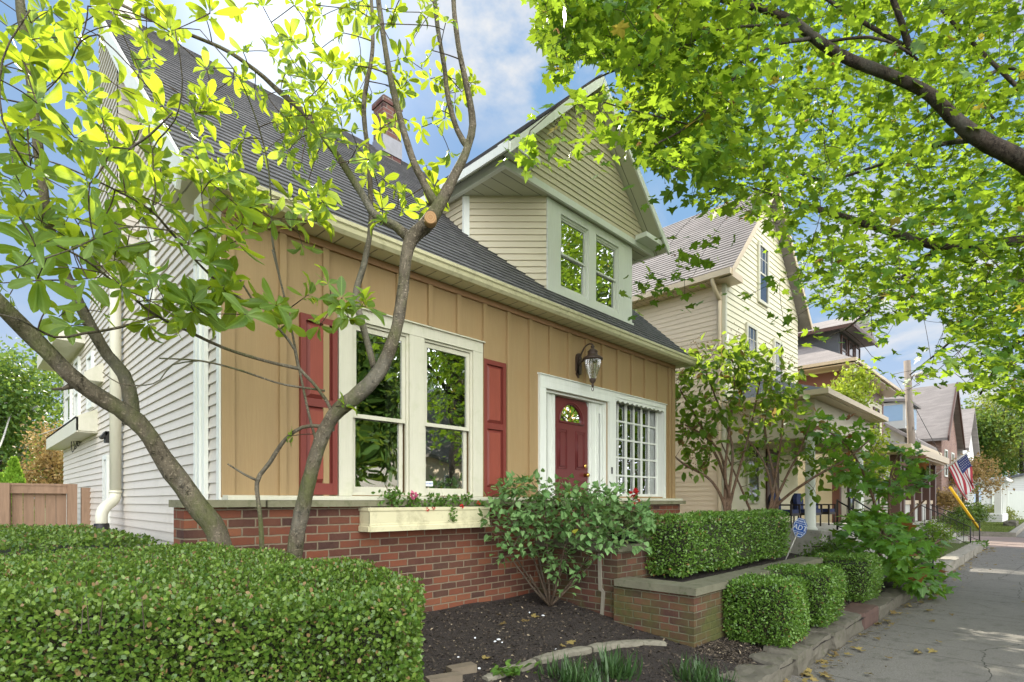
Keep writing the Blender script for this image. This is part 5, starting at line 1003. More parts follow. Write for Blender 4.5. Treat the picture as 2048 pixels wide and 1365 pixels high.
# ================================================================== neighbour houses
M['vpink'] = paint('cream_pink_vinyl_siding', (.72, .59, .45), .45, .05, 1.5, .1, 8., .35)
M['vcream'] = paint('cream_vinyl_siding', (.68, .64, .47), .45, .05, 1.5, .1, 8., .35)
M['roof2'] = shingle_mat('taupe_shingle', (.19, .16, .145), (.31, .27, .25)); M['roofslate'] = shingle_mat('slate_shingle', (.05, .06, .075), (.11, .12, .14), .3, .2)
M['beige'] = paint('beige_trim_metal', (.58, .47, .33), .4, .06, 3.)
M['brown'] = paint('dark_brown_paint', (.085, .045, .034), .5, .15, 3.); M['brownred'] = paint('reddish_brown_trim', (.17, .075, .055), .5, .1, 3.)
M['conc'] = paint('cast_concrete', (.36, .35, .31), .85, .2, 3., .4, 40., .2, dirt=(.14, .14, .1))
M['blue'] = paint('blue_dormer_glass', (.28, .42, .58), .2, .2, .6, 0, 3., .6)
M['grey'] = paint('grey_siding_far', (.5, .5, .47), .6, .1, 2.); M['whitef'] = line_mat('white_far_siding', (.62, .62, .60), 'z', .15, w=.1, dark=.7)
M['wood'] = None
def wood(name, col, axis=0):
    m, t, out = mat_base(name); P = t.pos(); n = t.noise(t.vm('MULTIPLY', P, (14, 14, 1.2)), 1.6, 6, .65, dist=.6); r = t.island()
    c = t.mix(t.mr(n, .3, .7), tuple(k * .62 for k in col), col); c = t.mix(t.m('MULTIPLY', r, .5), c, tuple(k * .55 for k in col))
    v = t.new('ShaderNodeTexVoronoi'); v.inputs['Scale'].default_value = 2.6; t.put(v.inputs['Vector'], P); c = t.mix(t.m('LESS_THAN', v.outputs['Distance'], .06), c, tuple(k * .3 for k in col))
    principled(t, out, c, .85, t.bump(n, .5, .006), .2); return m
M['fence'] = wood('weathered_cedar', (.36, .235, .155)); M['fence2'] = wood('grey_picket_wood', (.30, .24, .16))
def win_box(parent, x0, x1, z0, z1, y, mat=None, name='window', w=.05, rail=True, d=.05, axis='y', muntin=False):
    """surface window: frame with a pane as its child; axis 'y' sits on a wall facing -Y, 'x' on a wall facing -X"""
    b = B()
    def bb(a, c, e, f, d0, d1):
        if axis == 'y': b.box(a, c, y - d1, y - d0, e, f)
        else: b.box(y - d1, y - d0, a, c, e, f)
    bb(x0, x0 + w, z0, z1, 0, d); bb(x1 - w, x1, z0, z1, 0, d); bb(x0 + w, x1 - w, z1 - w, z1, 0, d); bb(x0 + w, x1 - w, z0, z0 + w, 0, d)
    if rail: bb(x0 + w, x1 - w, (z0 + z1) / 2 - .02, (z0 + z1) / 2 + .02, 0, d * .8)
    if muntin:
        for k in (1, 2): xx = x0 + (x1 - x0) * k / 3; bb(xx - .008, xx + .008, (z0 + z1) / 2, z1 - w, 0, d * .62)
        bb(x0 + w, x1 - w, z0 + (z1 - z0) * .75 - .008, z0 + (z1 - z0) * .75 + .008, 0, d * .6)
    f_ = b.build(name, mat or M['trim'], parent); b = B(); bb(x0 + w * .5, x1 - w * .5, z0 + w * .5, z1 - w * .5, .006, d * .5); b.build('pane', M['glass_d'], f_); return f_
m, t, out = mat_base('dark_pane'); principled(t, out, t.mix(t.noise(t.pos(), 2., 3, .6), (.015, .018, .02), (.05, .055, .06)), .06, None, 1.); M['glass_d'] = m
# ------------------------------------------------------------------ house two
H2 = thing('vinyl_house', (14.7, 10, .5), 'tall cream vinyl-sided house with a steep front gable and a covered porch, next door', 'house')
X0, X1, Yw, Ze, Xm = 12.19, 17.1, 5.3, 6.78, 14.65; s2 = 1.08; Zp = Ze + .2 + s2 * (Xm - X0)
b = B(); b.siding((X0, 0, 0), (0, 1, 0), (0, 0, 1), (-1, 0, 0), [(Yw, .3), (18, .3), (18, Ze), (Yw, Ze)], .112, .012); b.box(X0 + .002, X1, Yw + .01, 18, .2, Ze); b.build('side_wall', M['vpink'], H2)
b = B(); b.siding((0, Yw, 0), (1, 0, 0), (0, 0, 1), (0, -1, 0), [(X0, .5), (X1, .5), (X1, Ze + .1), (Xm, Zp - .1), (X0, Ze + .1)], .135, .016); b.prism([(X0, Yw + .003, Ze), (X1, Yw + .003, Ze), (Xm, Yw + .003, Zp - .12)], (0, .1, 0)); b.build('front_gable', M['vcream'], H2)
b = B()
for sg, xe in ((-1, X0 - .32), (1, X1 + .32)):
    L_ = abs(xe - Xm); tl = math.hypot(L_, L_ * s2); b.siding((xe, 0, Zp - s2 * L_), (0, 1, 0), (-sg * L_ / tl, 0, s2 * L_ / tl), (sg * s2 * L_ / tl, 0, L_ / tl), [(Yw - .3, 0), (18.2, 0), (18.2, tl), (Yw - .3, tl)], .13, .014)
zz_ = Zp - s2 * (Xm - X0 + .32)
b.prism([(X0 - .32, Yw - .29, zz_ - .01), (Xm, Yw - .29, Zp - .01), (X1 + .32, Yw - .29, zz_ - .01), (X1 + .32, Yw - .29, zz_ - .1), (Xm, Yw - .29, Zp - .12), (X0 - .32, Yw - .29, zz_ - .1)], (0, 23 - 10.2, 0)); b.build('roof', M['roof2'], H2)
b = B(); b.box(X0 - .44, X0 - .32, Yw - .3, 18.2, zz_ - .13, zz_ + .0); b.prism([(X0 - .33, Yw - .315, zz_), (Xm, Yw - .315, Zp), (X1 + .33, Yw - .315, zz_), (X1 + .33, Yw - .315, zz_ - .16), (Xm, Yw - .315, Zp - .17), (X0 - .33, Yw - .315, zz_ - .16)], (0, .02, 0)); b.box(X0 - .33, X0 + .25, Yw - .3, Yw - .02, zz_ - .16, zz_ - .02); b.build('gutter', M['beige'], H2)
b = B(); b.box(X0 - .33, X0, Yw - .28, 18, zz_ - .15, zz_ - .13); b.build('soffit', line_mat('pink_soffit', (.55, .43, .31), 'y', .16, w=.06), H2)
b = B(); b.box(X0 - .012, X0 + .07, Yw - .022, Yw + .07, .4, Ze); b.build('corner_board', M['trim'], H2)
b = B(); q, r_ = smooth_path([(X0 - .38, Yw + .12, zz_ - .1), (X0 - .36, Yw + .12, zz_ - .22), (X0 - .2, Yw + .1, zz_ - .42), (X0 - .07, Yw + .1, zz_ - .55), (X0 - .07, Yw + .1, zz_ - .8), (X0 - .07, Yw + .1, .6)], [.05] * 6, .3); b.tube(q, r_, 6); b.build('downspout', M['beige'], H2)
for x0, x1, z0, z1 in ((14.05, 14.72, 6.55, 8.05), (13.3, 13.95, 4.45, 5.85), (15.1, 15.75, 4.45, 5.85), (13.35, 14.1, 1.5, 3.0)): win_box(H2, x0, x1, z0, z1, Yw - .015, w=.07, muntin=True)
pc = thing('porch_tmp', (0, 0, 0), 'x', 'x'); bpy.data.objects.remove(pc)
b = B(); b.box(12.4, 17.0, 3.42, Yw - .02, .0, .90); b.box(12.36, 17.04, 3.38, Yw - .02, .90, .95); porch = b.build('porch', M['conc'], H2)
def hip(b, x0, x1, y0, y1, z0, z1, inset, m=0):
    a = [(x0, y0, z0), (x1, y0, z0), (x1 - inset, y1, z1), (x0 + inset, y1, z1)]
    b.poly(a, m); b.poly([(x0, y0, z0), (x0 + inset, y1, z1), (x0, y1, z0)], m); b.poly([(x1, y0, z0), (x1, y1, z0), (x1 - inset, y1, z1)], m)
b = B(); hip(b, 12.1, 17.4, 3.24, Yw - .02, 3.80, 4.62, 1.7); b.build('porch_roof', M['roofslate'], porch)
b = B(); b.box(12.02, 17.5, 3.16, 3.26, 3.68, 3.79); b.box(12.02, 12.12, 3.26, Yw - .03, 3.68, 3.79); b.box(17.4, 17.5, 3.26, Yw - .03, 3.68, 3.79); b.box(12.12, 17.4, 3.26, Yw - .03, 3.66, 3.68); b.build('porch_gutter', M['beige'], porch)
b = B(); b.box(12.36, 17.06, 3.50, 3.74, 2.88, 3.655); b.box(12.36, 12.6, 3.74, Yw - .03, 2.88, 3.655); b.box(16.82, 17.06, 3.74, Yw - .03, 2.88, 3.655); b.build('porch_beam', paint('taupe_beam', (.5, .44, .33), .5, .06, 2.), porch)
for x in (12.48, 16.5): b = B(); b.lathe((x, 3.62, 0), [(.13, .952), (.135, .98), (.105, 1.02), (.10, 1.5), (.088, 2.78), (.11, 2.8), (.125, 2.878)], 20); b.build('porch_post', M['white'], porch)
b = B(); b.box(14.6, 15.45, Yw - .06, Yw - .02, .95, 2.9); b.build('front_door', M['brown'], H2)
b = B(); lz = at(1543, 905, 12.6); b.lathe((14.35, Yw - .14, 0), [(.02, 2.42), (.06, 2.38), (.075, 2.36)], 10); b.lathe((14.35, Yw - .14, 0), [(.05, 2.12), (.065, 2.34)], 10); b.box(14.33, 14.37, Yw - .14, Yw - .02, 2.38, 2.41); b.build('porch_lamp', M['glass'], H2)
# chairs on that porch
M['navy'] = paint('navy_cushion', (.015, .025, .085), .8, .2, 9.); M['wick'] = paint('dark_wicker', (.02, .014, .012), .6, .3, 80., .6)
CH = thing('porch_chair', (13.15, 4.35, .95), 'dark wicker armchair with a navy back cushion, left on the neighbour porch', 'chair', 'wicker chairs on the neighbour porch')
b = B(); x, y = 13.15, 4.35
b.box(x - .26, x + .26, y - .24, y + .24, 1.22, 1.28); b.build('seat', M['wick'], CH)
b = B(); n = 12; pts = [(x - .28 + .56 * k / n, 1.28 + .42 * math.sin(math.pi * (.18 + .64 * k / n))) for k in range(n + 1)]; b.prism([(x - .28, y + .2, 1.2)] + [(a, y + .26, c + .02) for a, c in pts] + [(x + .28, y + .2, 1.2)], (0, .035, 0)); b.build('backrest', M['wick'], CH)
for sx in (-1, 1): b = B(); b.box(x + sx * .27 - .025, x + sx * .27 + .025, y - .25, y + .24, 1.45, 1.48); b.box(x + sx * .27 - .02, x + sx * .27 + .02, y - .25, y - .21, 1.26, 1.45); b.build('armrest', M['wick'], CH)
for sx in (-1, 1):
    for sy in (-1, 1): b = B(); b.tube([(x + sx * .24, y + sy * .22, .952), (x + sx * .24, y + sy * .22, 1.25)], .018, 6); b.build('leg', M['wick'], CH)
b = B(); b.prism([(x - .22, y + .14, 1.29), (x + .22, y + .14, 1.29), (x + .24, y + .16, 1.6), (x + .12, y + .18, 1.74), (x - .12, y + .18, 1.74), (x - .24, y + .16, 1.6)], (0, .08, 0)); b.build('back_cushion', M['navy'], CH)
b = B(); b.box(x - .23, x + .23, y - .23, y + .13, 1.281, 1.36); b.build('seat_cushion', M['navy'], CH)
copy_tree(CH, (14.25, 4.2, .95), 'dark wicker armchair with a navy cushion, nearest the round white porch post'); copy_tree(CH, (15.6, 4.25, .95), 'wicker armchair half hidden to the right of the round white porch post')
# iron stair railings
def stairs(name, x0, x1, ytop, yfoot, z1, label):
    t_ = thing(name, ((x0 + x1) / 2, yfoot, 0), label, 'steps'); b = B(); n = 5
    for k in range(n): b.box(x0, x1, ytop - (ytop - yfoot) * (k + 1) / n, ytop - (ytop - yfoot) * k / n + (.0 if k else 0), -.05, z1 * (n - k - .0) / (n + .6)); 
    b.build('concrete_steps', M['conc'], t_); return t_
def rail(x, y0, z0, y1, z1, g0, g1, label):
    t_ = thing('stair_railing', (x, y1, g1), label, 'railing', 'black iron stair railings'); b = B()
    b.tube([(x, y0, z0), (x, y1, z1)], .016, 6); b.tube([(x, y0, z0 - (z0 - g0) * .86), (x, y1, z1 - (z1 - g1) * .8)], .01, 6); b.build('handrail', M['black'], t_)
    for yy, zt_, zb in ((y0, z0, g0), (y1, z1, g1)): b = B(); b.tube([(x, yy, zb), (x, yy, zt_ + .03)], .02, 6); b.build('newel', M['black'], t_)
    n = int(abs(y0 - y1) / .16); b = B()
    for k in range(1, n): u = k / n; b.tube([(x, y0 + (y1 - y0) * u, z0 + (z1 - z0) * u), (x, y0 + (y1 - y0) * u, (z0 + (z1 - z0) * u) - (z0 - g0) * .84)], .007, 4)
    b.build('balusters', M['black'], t_)
stairs('stone_steps', 13.0, 14.2, 3.38, 1.95, .95, 'concrete steps to the porch of the cream house, mostly behind low maple leaves')
rail(14.2, 3.23, 1.60, 1.8, .60, .95, .02, 'black iron railing on the far side of the steps to the cream house')
rail(13.0, 3.25, 1.56, 2.35, 1.0, .95, .4, 'black iron railing on the near side of the steps, by the concrete porch')
stairs('stone_steps', 22.9, 25.3, 3.0, 2.0, .85, 'concrete steps below the flag, in front of the brown-posted porch')
rail(22.8, 3.45, 1.55, 1.92, .72, .85, .0, 'black iron railing ending at the sidewalk left of the yellow guy guard')
rail(25.5, 3.6, 1.55, 1.9, .78, .85, .0, 'farthest black iron railing, right beside the yellow guy guard')
b = B(); b.tube([(12.9, 3.0, .95), (12.9, 3.0, 1.62)], .02, 6); q = [Vector((12.9 - .05 + .05 * math.cos(k * .7), 3.0, 1.66 + .05 * math.sin(k * .7))) for k in range(9)]; b.tube(q, .01, 5); tag(b.build('iron_post', M['black']), 'short black iron post with a curled top on the concrete porch', 'post')
# ------------------------------------------------------------------ house three (brown trim, brown posts)
H3 = thing('brown_trim_house', (23, 9, .4), 'yellow-sided house with brown trim, hipped roof, slate dormer and brown porch posts', 'house')
x0, x1, yw = 20.2, 26.6, 5.0
b = B(); b.siding((x0, 0, 0), (0, 1, 0), (0, 0, 1), (-1, 0, 0), [(yw, .3), (15, .3), (15, 5.9), (yw, 5.9)], .13, .012); b.siding((0, yw, 0), (1, 0, 0), (0, 0, 1), (0, -1, 0), [(x0, .5), (x1, .5), (x1, 5.9), (x0, 5.9)], .13, .012); b.box(x0 + .003, x1, yw + .003, 15, 0, 5.9); b.siding((x1, 0, 0), (0, 1, 0), (0, 0, 1), (1, 0, 0), [(yw, .3), (15, .3), (15, 5.9), (yw, 5.9)], .13, .012); b.build('wall', M['vcream'], H3)
b = B(); b.box(x0 - .02, x0 + .2, yw - .02, yw + .2, .4, 5.8); b.box(x0 - .03, x0 - .001, yw, 15, 5.35, 5.8); b.box(x0, x1, yw - .03, yw - .001, 5.45, 5.8); b.box(x1 - .2, x1 + .02, yw - .02, yw + .2, .4, 5.8); b.build('brown_trim', M['brownred'], H3)
b = B(); e = .55; A = [(x0 - e, yw - e), (x1 + e, yw - e), (x1 + e, 15.5), (x0 - e, 15.5)]; zr = 8.3; rxa, rya, ryb = (x0 + x1) / 2, yw + 3.0, 12.; Rg = [(rxa, rya, zr), (rxa, ryb, zr)]
b.poly([(*A[0], 6.02), (*A[1], 6.02), Rg[0]]); b.poly([(*A[3], 6.02), (*A[0], 6.02), Rg[0], Rg[1]]); b.poly([(*A[1], 6.02), (*A[2], 6.02), Rg[1], Rg[0]]); b.poly([(*A[2], 6.02), (*A[3], 6.02), Rg[1]]); rf = b.build('roof', M['roof2'], H3)
b = B(); b.box(x0 - e - .08, x1 + e + .08, yw - e - .08, yw - e, 5.93, 6.03); b.box(x0 - e - .08, x0 - e, yw - e, 15.5, 5.93, 6.03); b.box(x0 - e, x1 + e, yw - e, yw, 5.86, 5.90); b.box(x0 - e, x0, yw, 15.5, 5.86, 5.9); b.build('gutter', M['beige'], H3)
b = B(); dxa, dxb, dya = 21.6, 24.4, 5.35; b.box(dxa, dxb, dya, 9, 6.1, 7.55); dm = b.build('dormer', M['roofslate'], H3)
b = B(); b.prism([(dxa - .4, dya - .5, 7.55), (dxb + .4, dya - .5, 7.55), ((dxa + dxb) / 2, dya - .5, 8.35)], (0, 4., 0)); b.build('dormer_roof', M['roof2'], dm)
b = B(); b.box(dxa - .42, dxb + .42, dya - .55, dya - .5, 7.45, 7.57); b.box(dxa - .45, dxa - .4, dya - .5, 9, 7.45, 7.57); b.build('dormer_fascia', M['brown'], dm)
for xa in (21.75, 22.7, 23.6): win_box(dm, xa, xa + .7, 6.35, 7.4, dya - .01, M['brown'], w=.06)
for xa, za, zb in ((21.0, 3.6, 5.2), (22.9, 3.6, 5.2), (24.8, 3.6, 5.2), (21.2, 1.3, 2.7), (24.8, 1.3, 2.7)): win_box(H3, xa, xa + .95, za, zb, yw - .01, M['brown'], w=.07)
b = B(); b.box(19.4, 26.6, 3.25, yw - .02, 0, .8); b.box(19.36, 26.64, 3.2, yw - .02, .8, .86); p3 = b.build('porch', M['conc'], H3)
b = B(); hip(b, 19.1, 26.9, 2.95, yw - .02, 3.2, 3.85, 1.2); b.build('porch_roof', M['roof2'], p3)
b = B(); b.box(19.05, 26.95, 2.9, 3.0, 2.98, 3.2); b.box(19.05, 19.15, 3.0, yw - .03, 2.98, 3.2); b.box(26.85, 26.95, 3.0, yw - .03, 2.98, 3.2); b.box(19.15, 26.85, 3.0, yw - .03, 2.93, 2.98); b.build('porch_fascia', M['beige'], p3)
for x in (19.7, 20.25, 21.9, 23.3, 25.0, 26.4): b = B(); b.box(x - .13, x + .13, 3.25, 3.5, .86, 2.93); b.build('porch_post', M['brown'], p3)
b = B(); b.box(20.4, 26.3, 3.32, 3.42, 1.45, 1.58); b.build('porch_rail', M['beige'], p3)
b = B(); b.box(20.4, 26.3, 3.35, 3.40, .87, 1.44); b.build('porch_panel', M['grey'], p3)
# hanging fern
c_ = onY(1842, 950, 3.2); n = 150; a = rng.random(n) * 6.28; HF = thing('hanging_fern', (c_.x, 3.2, c_.z), 'green fern hanging in a basket between the brown porch posts', 'plant')
scatter('fronds', LEAF_BLADE, np.tile([[c_.x, 3.2, c_.z]], (n, 1)) + rng.normal(size=(n, 3)) * [.06, .06, .04], np.stack([np.cos(a), np.sin(a), .9 - 1.6 * rng.random(n)], 1), np.stack([-np.cos(a) * .3, -np.sin(a) * .3, np.ones(n)], 1), .28 + .15 * rng.random(n), L['bg'], HF, wid=2.2)
b = B(); b.lathe((c_.x, 3.2, c_.z - .12), [(.05, 0), (.13, .12)], 12); b.tube([(c_.x, 3.2, c_.z), (c_.x, 3.2, 2.93)], .006, 4); b.build('basket', M['brown'], HF)
# flag on its pole
tip = at(1938, 903, 18.04); foot = at(1846, 968, 18.65); FL = thing('flag', tuple(foot), 'stars and stripes on a slanted pole above the steps of the brown-posted porch', 'flag')
b = B(); b.tube([foot, tip], .016, 8); b.build('flag_pole', paint('grey_pole', (.4, .38, .34), .4, .1, 3.), FL)
fr = paint('flag_red', (.36, .035, .05), .7, .08, 9., 0); fw = paint('flag_white', (.62, .60, .58), .7, .05, 9., 0); fb = paint('flag_blue', (.025, .04, .15), .7, .08, 9., 0)
h0 = at(1933, 908, 18.07); h1 = at(1897, 936, 18.33); b = B(); NS, NF = 26, 28; W_ = {}
e0 = at(1950, 965, 18.1); e1 = at(1932, 1003, 18.2)
for i in range(NS + 1):
    for j in range(NF + 1):
        s_, f_ = i / NS, j / NF; a = h0.lerp(h1, s_); z_ = e0.lerp(e1, s_); 
        endp = Vector((z_.x, z_.y, z_.z)); p = a.lerp(endp, f_); p += Vector((.5, -.5, 0)).normalized() * (.07 * math.sin(s_ * 9 + f_ * 5) * f_ + .03 * math.sin(s_ * 21 + f_ * 3) * f_); p.x += .10 * math.sin(f_ * math.pi) * (1 - s_) * 1.0
        W_[i, j] = len(b.v); b.v.append(tuple(p))
for i in range(NS):
    for j in range(NF):
        st_ = int(i / NS * 13); m_ = 0 if st_ % 2 == 0 else 1
        if i < NS * 7 / 13 and j < NF * .42: m_ = 2
        if m_ == 2 and (i % 3 == 1) and (j % 2 == 1): m_ = 2
        b.f.append((W_[i, j], W_[i + 1, j], W_[i + 1, j + 1], W_[i, j + 1])); b.mi.append(m_); b.sm.append(True)
cl = b.build('flag_cloth', [fr, fw, fb], FL)
b = B()
for i in range(1, 13, 2):
    for j in range(1, 11, 2):
        for sd in (1, -1):
            p = Vector(cl.data.vertices[W_[i + (j // 2) % 2, j]].co) + ORG[FL.name]; n_ = Vector(cl.data.vertices[W_[i, j]].normal) * .006 * sd; u_ = (Vector(b.v[0]) if False else Vector((.55, -.1, -.5)).normalized()); v_ = Vector(cl.data.vertices[W_[i, j]].normal).cross(u_).normalized(); u_ = v_.cross(Vector(cl.data.vertices[W_[i, j]].normal)).normalized()
            b.poly([p + n_ + (u_ * math.cos(k * math.pi / 5) + v_ * math.sin(k * math.pi / 5)) * (.017 if k % 2 == 0 else .008) for k in range(10)])
b.build('stars', fw, FL)
# ------------------------------------------------------------------ houses beyond the alley
def simple_house(name, x0, x1, y0, y1, z0, ze, zr, wall, roof, label, ridge='x', over=.35):
    H = thing(name, ((x0 + x1) / 2, (y0 + y1) / 2, z0), label, 'house'); b = B(); b.box(x0, x1, y0, y1, z0 - .5, ze)
    if ridge == 'y': b.prism([(x0, y0, ze), (x1, y0, ze), ((x0 + x1) / 2, y0, zr)], (0, y1 - y0, 0))
    else: b.prism([(x0, y0, ze), (x0, y1, ze), (x0, (y0 + y1) / 2, zr)], (x1 - x0, 0, 0))
    b.build('wall', wall, H); b = B(); o = over
    if ridge == 'y': sl = (zr - ze) / ((x1 - x0) / 2); m_ = (x0 + x1) / 2; P_ = [(x0 - o, ze - o * sl), (m_, zr), (x1 + o, ze - o * sl)]; b.prism([(P_[0][0], y0 - o, P_[0][1] + .02), (m_, y0 - o, zr + .02), (P_[2][0], y0 - o, P_[2][1] + .02), (P_[2][0], y0 - o, P_[2][1] + .18), (m_, y0 - o, zr + .2), (P_[0][0], y0 - o, P_[0][1] + .18)], (0, y1 - y0 + 2 * o, 0))
    else: sl = (zr - ze) / ((y1 - y0) / 2); m_ = (y0 + y1) / 2; P_ = [(y0 - o, ze - o * sl), (y1 + o, ze - o * sl)]; b.prism([(x0 - o, P_[0][0], P_[0][1] + .02), (x0 - o, m_, zr + .02), (x0 - o, P_[1][0], P_[1][1] + .02), (x0 - o, P_[1][0], P_[1][1] + .18), (x0 - o, m_, zr + .2), (x0 - o, P_[0][0], P_[0][1] + .18)], (x1 - x0 + 2 * o, 0, 0))
    b.build('roof', roof, H); return H
H4 = simple_house('grey_house', 32.4, 38.4, 5.2, 14, .2, 4.7, 7.9, M['grey'], M['roof2'], 'grey house beyond the alley with a blue-windowed dormer in its long roof', 'x', .5)
b = B(); b.box(33.2, 36.2, 5.3, 9, 5.2, 6.55); d4 = b.build('dormer', M['grey'], H4); b = B(); b.prism([(33.0, 5.1, 6.5), (36.4, 5.1, 6.5), (36.4, 9, 6.9), (33.0, 9, 6.9)], (0, 0, .12)); b.build('dormer_roof', M['roof2'], d4); b = B(); b.box(33.4, 36.0, 5.25, 5.3, 5.35, 6.4); b.build('dormer_pane', M['blue'], d4)
b = B(); b.box(33.19, 33.2, 5.4, 8.8, 5.6, 6.4); b.build('dormer_pane', M['blue'], d4)
for xa in (32.9, 34.4, 35.9, 37.2): win_box(H4, xa, xa + .75, 2.9, 4.3, 5.19, M['white'], w=.07)
b = B(); b.box(31.9, 38.9, 4.5, 4.62, 4.1, 4.25); b.build('gutter', M['beige'], H4)
H5 = simple_house('brick_house', 39.5, 46.5, 4.6, 14, .2, 5.3, 8.6, brick_mat('far_brick', 0, .09, .25, [(0, (.2, .12, .1)), (1, (.30, .19, .15))], (.3, .25, .22)), M['roof2'], 'brown brick gabled house past the grey one, dark barge boards', 'y')
b = B(); b.prism([(39.1, 4.2, 4.95), (43, 4.2, 8.55), (46.9, 4.2, 4.95), (46.9, 4.2, 5.25), (43, 4.2, 8.85), (39.1, 4.2, 5.25)], (0, .08, 0)); b.build('barge_board', M['brown'], H5)
for xa in (40.5, 43.5): win_box(H5, xa, xa + 1.1, 3.0, 4.6, 4.59, M['white'], w=.08)
H6 = simple_house('white_house', 47.5, 54.5, 4.4, 14, .2, 5.2, 8.0, M['whitef'], M['roof2'], 'small white gabled house at the end of the row behind the flag', 'y')
b = B(); b.box(47.3, 54.5, 2.4, 4.39, .2, .7); b.box(47.1, 54.8, 2.2, 4.39, 2.9, 3.1); p6 = b.build('porch', M['whitef'], H6)
for x in (47.6, 49.8, 52, 54.2): b = B(); b.box(x - .2, x + .2, 2.45, 2.8, .7, 2.9); b.build('porch_post', M['white'], p6)
for xa in (48.5, 51.5): win_box(H6, xa, xa + 1.1, 3.6, 4.9, 4.39, M['white'], w=.08)
# lawn after the alley, kerb round it, garage, picket fence
b = B(); b.box(32.4, 62, 1.45, 5.0, -.04, .16); tag(b.build('lawn', M['turf'], None, (0, 0, 0)), kind='structure')
n = 15000; P = np.stack([32.5 + rng.random(n) ** 1.5 * 22, 1.5 + rng.random(n) * 3.3, np.full(n, .155)], 1); tag(scatter('lawn_grass', LEAF_QUAD, P, rnd_dirs(n) * .5 + [0, 0, 1], rnd_dirs(n), .05 + .06 * rng.random(n), leaf_mat('lawn_blade', (.09, .14, .03), (.22, .26, .08), (.3, .4, .08), .3, .6, .2), wid=.5), kind='stuff')
b = B(); b.box(32.25, 32.39, 1.2, 5.0, -.05, .19); b.box(32.39, 60, 1.22, 1.44, -.05, .18); tag(b.build('lawn_kerb', M['kerb2']), 'long pale kerb round the sunlit lawn past the alley', 'kerb')
rock('boulder', 40, 43, 1.5, 2.0, .1, .42, M['kerb'], 'low stack of grey rocks at the far end of the lawn by the sidewalk', None, 'rocks', rough_=.06)
GA = simple_house('garage', 62, 84, -3.5, 4.5, .0, 3.0, 4.0, M['whitef'], M['roofslate'], 'long low white garage far off at the end of the sidewalk', 'x'); GA['category'] = 'garage'
for k in range(3): b = B(); b.box(61.9, 61.995, -3 + k * 2.4, -1 + k * 2.4, .3, 2.4); b.build('garage_door', M['white'], GA)
b = B()
for k in range(40): b.box(58, 58.04, -2.5 + k * .15, -2.42 + k * .15, .0, .8)
b.box(58.05, 58.08, -2.5, 3.5, .25, .32); b.box(58.05, 58.08, -2.5, 3.5, .6, .67); tag(b.build('picket_fence', M['white']), 'low white picket fence before the far garage', 'fence')
b = B(); b.tube([(53, 1.1, 0), (53, 1.1, 3.6)], .09, 8); b.box(52.9, 53.1, 1.0, 1.2, 3.6, 3.8); tag(b.build('lamp_post', M['black']), 'thin dark post standing before the far garage', 'post')
# generic trees -------------------------------------------------------------------------------------
def tree(name, base, h, blobs, n, size, lm, bk, label, tr=.18, tpl=LEAF_QUAD, group=None, z_trunk=.5):
    t_ = thing(name, base, label, 'tree', group); b = B(); bz = Vector(base); top = bz + Vector((0, 0, h * .8))
    q, r_ = smooth_path([bz - Vector((0, 0, .1)), bz + Vector((.1, .05, h * .3)), bz + Vector((-.1, .1, h * .6)), top], [tr, tr * .75, tr * .5, tr * .15], .4); b.tube(q, r_, 10, 0, True, .15)
    cs_ = []; per = 14
    for (cx, cy, cz, rx, rz_) in blobs:
        k = int(n / per / len(blobs)); d_ = rnd_dirs(k) * (rng.random((k, 1)) ** .33) * [rx, rx, rz_]; d_ *= (1 + .25 * np.sin(d_[:, :1] * 3 + d_[:, 1:2] * 4)); cs_ += [bz + Vector((cx, cy, cz)) + Vector(x) for x in d_]
    sub = random.sample(cs_, min(len(cs_), 90)); connect(b, q[len(q) // 3:], r_[len(q) // 3:], sub, .01, 9, .03, 4, .6, tr * .3); b.build('trunk', bk, t_)
    C = np.repeat(np.array([tuple(c) for c in cs_]), per, 0); m_ = len(C); P = C + rnd_dirs(m_) * (rng.random((m_, 1)) ** .5) * size * 3.2
    scatter('crown', tpl, P, rnd_dirs(m_) - [0, 0, .3], rnd_dirs(m_) + [0, 0, .7], size * (.6 + .7 * rng.random(m_)), lm, t_); return t_
def blobs(n, r, h, z0, s=1.):
    return [(random.uniform(-r, r) * .7, random.uniform(-r, r) * .7, z0 + random.uniform(.1, .9) * h, r * random.uniform(.45, .7), r * random.uniform(.35, .55)) for _ in range(n)]
FAR = 'trees at the far end of the street'
for (px, d, h, r, lm, lb, n) in ((1925, 62, 12, 4.2, 'bg', 'dark green tree rising directly behind the flag', 9000), (1985, 66, 13.5, 4.6, 'bg', 'tall green tree over the far garage', 10000), (2045, 58, 14.5, 4.6, 'bg2', 'yellow-green tree at the right edge of the street view', 10000), (2120, 50, 14, 5, 'bg', 'green tree just beyond the right edge', 6000), (1890, 75, 13, 4.5, 'bg', 'green tree peeping over the white gabled house', 7000), (1955, 90, 11, 6, 'bg', 'distant green tree left of the tall one above the garage', 6000)):
    p = at(px, CY, d); tree('street_tree', (p.x, p.y, 0), h, blobs(9, r, h * .62, h * .32), n, .34, L[lm], BK['maple'], lb, .25, group=FAR)
p = at(1955, CY, 33); tree('japanese_maple', (p.x, p.y + .6, 0.1), 3.6, blobs(6, 1.5, 1.6, 2.2), 2600, .16, L['orange'], BK['maple'], 'orange-leaved tree behind the flag, over the lawn', .08)
p = at(1888, CY, 27.5); tree('golden_shrub', (p.x, p.y + .2, 0.1), 2.6, blobs(4, .7, 1.0, 1.4), 1800, .12, L['orange'], BK['maple'], 'golden-orange bush seen left of the yellow guy guard', .05)
